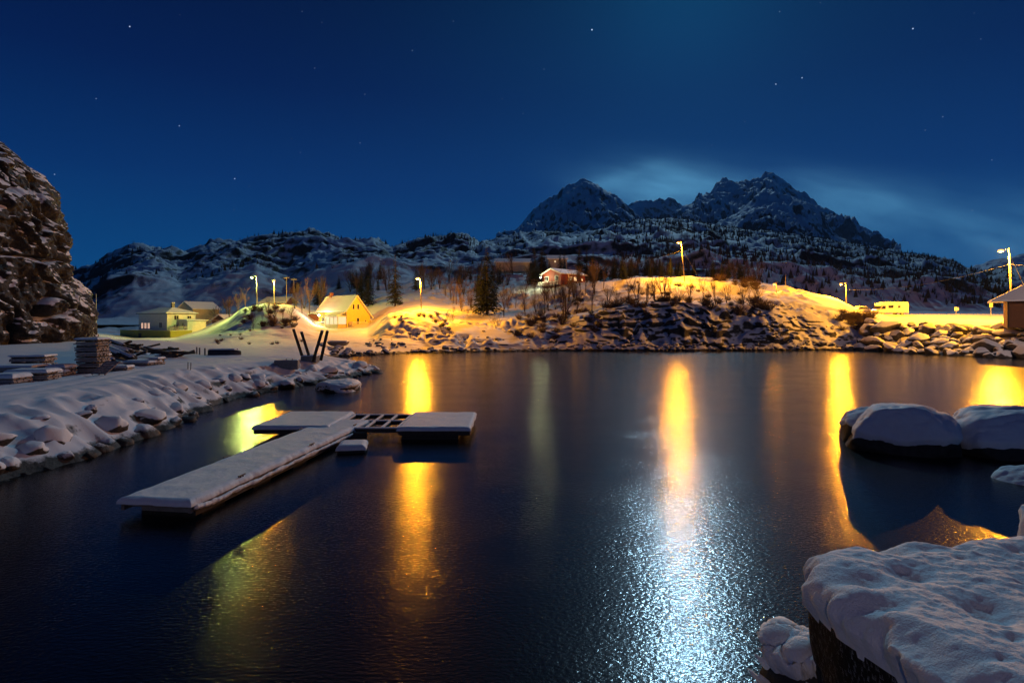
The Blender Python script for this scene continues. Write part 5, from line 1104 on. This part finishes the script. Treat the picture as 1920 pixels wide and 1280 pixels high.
for i in range(16): place_bush(rnd.uniform(300, 570), rnd.uniform(74, 98), rnd.uniform(.25, .5), 'tuft of dry stalks poking out of the snowy meadow', 'dry tufts on the meadow')
for i in range(14): place_bush(rnd.uniform(735, 850), rnd.uniform(97, 104), rnd.uniform(.4, .8), 'leafless dwarf bush on the bright yellow slope', 'bushes on the yellow slope')

def spruce(seed, h=10.0, w_=2.0):
    rn = random.Random(seed); T = MB(); T.tube((0, 0, -.3), (0, 0, h*.97), h*.018, .01, 8); V = []; Fc = []
    z = h*.08
    while z < h*.985:
        t = z/h; L = w_*(1-t)**.8*rn.uniform(.75, 1.15)+.08; n = int(9+6*(1-t))
        for i in range(n):
            a = rn.uniform(0, 6.28); l = L*rn.uniform(.6, 1.15); dr = rn.uniform(.15, .5); wd = l*.20+.04
            ca, sa = math.cos(a), math.sin(a)
            segs = 4
            for k in range(segs):
                for sgn in (-1, 1):
                    f0, f1 = k/segs, (k+1)/segs; j = rn.uniform(.7, 1.3)
                    p0 = (ca*l*f0, sa*l*f0, z-dr*l*f0*f0); p1 = (ca*l*f1, sa*l*f1, z-dr*l*f1*f1)
                    e = ((p0[0]+p1[0])/2+ca*wd*.5-sa*wd*sgn*j*(1.1-f0), (p0[1]+p1[1])/2+sa*wd*.5+ca*wd*sgn*j*(1.1-f0), (p0[2]+p1[2])/2-wd*.5*j)
                    b = len(V); V += [p0, p1, e]; Fc.append((b, b+1, b+2))
        z += h*.022*rn.uniform(.8, 1.2)
    return T, V, Fc
SP = []
for s in range(3):
    T, V, Fc = spruce(200+s, 10, [2.0, 2.4, 1.7][s]); r = empty('spruce_tree', (0, -900, -50), 0); T.build('trunk', 'bark', r, True); mesh_obj('crown', V, Fc, 'needles', r); SP.append(r)
uS = set()
def place_spruce(px, Y, toppy, k, lab, grp='spruces on the far shore', basepy=None):
    o = SP[k]
    if k in uS: o = copy_tree(o)
    uS.add(k); x = XY(px, Y); z0 = gz(x, Y) if basepy is None else P(px, basepy, Y).z
    h = P(px, toppy, Y).z-z0; s = h/10; o.location = (x, Y, z0); o.scale = (s*(1.25 if h < 12 else 1), s*(1.25 if h < 12 else 1), s); o.rotation_euler = (0, 0, rnd.uniform(0, 6)); tag(o, lab, 'tree', grp)
for (px, Y, tp, k, lab) in [(741, 128, 474, 0, 'solitary spruce with bare lower trunk over the yellow slope'), (913, 116, 457, 1, 'tallest dark spruce in the middle of the shore slope'), (903, 125, 490, 0, 'shorter spruce hugging the tallest one'), (926, 130, 500, 2, 'narrow spruce behind the tallest one'), (1003, 160, 468, 0, 'spruce standing just before the cabin lamp'), (1016, 172, 462, 1, 'broad spruce behind the cabin lamp'), (1050, 178, 468, 2, 'slim spruce behind the cabin roof'), (1058, 184, 470, 2, 'slim spruce next to the one behind the cabin roof'), (1086, 168, 458, 1, 'dense spruce at the end of the cabin roof'), (1100, 172, 462, 0, 'dense spruce just past the cabin'), (1112, 166, 468, 1, 'spruce leaning on the group past the cabin'), (1122, 176, 476, 0, 'spruce at the rim of the group past the cabin'), (1153, 165, 477, 1, 'pointed spruce between cabin and ridge lamp'), (1172, 172, 484, 2, 'small spruce beside the pointed one'), (1185, 165, 476, 0, 'dark spruce above the first lit snow'), (1212, 168, 474, 1, 'spruce behind the bright ridge'), (1230, 166, 484, 0, 'low spruce behind the bright ridge'), (1256, 172, 478, 1, 'spruce closest to the ridge lamp'), (1268, 176, 488, 2, 'little spruce at the foot of the ridge lamp'), (690, 142, 515, 1, 'dark spruce behind the yellow house gable'), (678, 150, 505, 0, 'dark spruce against the big boulders'), (595, 160, 520, 1, 'spruce in the dark behind the yellow house'), (780, 165, 495, 2, 'spruce dim behind the orange lamp'), (1300, 178, 492, 0, 'spruce past the ridge lamp')]:
    place_spruce(px, Y, tp, k, lab)

for i in range(44):
    px = rnd.choice([rnd.uniform(985, 1280), rnd.uniform(985, 1280), rnd.uniform(860, 940), rnd.uniform(590, 720)]); Y = rnd.uniform(165, 225)
    place_spruce(px, Y, 600-(gz(XY(px, Y), Y)+rnd.uniform(4, 7.5)-5)/Y*F, rnd.randrange(3), 'dark little spruce in the dim wood on the upper slope', 'spruces in the dim wood')
for i in range(30):
    px = rnd.uniform(1120, 1420); Y = rnd.uniform(134, 175)
    place_spruce(px, Y, 600-(gz(XY(px, Y), Y)+rnd.uniform(3, 6)-5)/Y*F, rnd.randrange(3), 'dark little spruce just behind the lamp lit ridge', 'spruces behind the ridge')
# ---- far wood on the hills: one mass
def forest():
    rn = random.Random(77); V = []; Fc = []
    n = 0
    HZ = H
    while n < 9000:
        px = rn.uniform(120, 1900); i = int(np.searchsorted(HZ.px, px)); Y = rn.choice([rn.uniform(240, 420), rn.uniform(400, 780), rn.uniform(500, 780)])
        Yc = HZ.Y[i]
        x = XY(px, Y)
        dens = float(vn(np.array([x/45]), np.array([Y/60]), 0, 55)[0])+(1.1 if px > 1150 else -.45)
        if dens < rn.uniform(-.5, .6): continue
        z = HZ.z(x, Y); h = rn.uniform(2.0, 5.0)*(1.0 if Y < 500 else 1.25); w_ = h*rn.uniform(.14, .30)
        b = len(V)
        if rn.random() < .4:
            for a in (0, 2.1, 4.2): V.append((x+math.cos(a)*w_, Y+math.sin(a)*w_, z+h*.1))
            V.append((x, Y, z+h)); Fc += [(b, b+1, b+3), (b+1, b+2, b+3), (b+2, b, b+3)]
        else:
            for k in range(5):
                ax = rn.uniform(-1, 1)*w_*1.9; b = len(V); V += [(x-.07, Y, z), (x+.07, Y, z), (x+ax, Y+rn.uniform(-1, 1)*w_, z+h*rn.uniform(.6, 1))]; Fc.append((b, b+1, b+2))
                b = len(V); mx = x+ax*.5; V += [(mx, Y, z+h*.4), (mx, Y, z+h*.46), (mx+rn.uniform(-1, 1)*w_, Y, z+h*rn.uniform(.6, .95))]; Fc.append((b, b+1, b+2))
        n += 1
    tag(mesh_obj('far_wood', V, Fc, 'bark'), 'sparse dark wood spread over the far snowy hills', 'wood', None, 'stuff')
forest()

# ------------------------------------------------------------------ air
def haze():
    m = bpy.data.materials.new('haze'); m.use_nodes = True; nt = m.node_tree; nt.nodes.clear()
    out = nt.nodes.new('ShaderNodeOutputMaterial'); v = nt.nodes.new('ShaderNodeVolumePrincipled'); v.inputs['Color'].default_value = (.28, .55, 1, 1); v.inputs['Density'].default_value = .00004; v.inputs['Anisotropy'].default_value = .3
    nt.links.new(v.outputs[0], out.inputs['Volume']); MATS['haze'] = m
    MB().box(-5200, 5200, -300, 5200, -3.6, 1300).build('haze', 'haze')['kind'] = 'stuff'
haze()
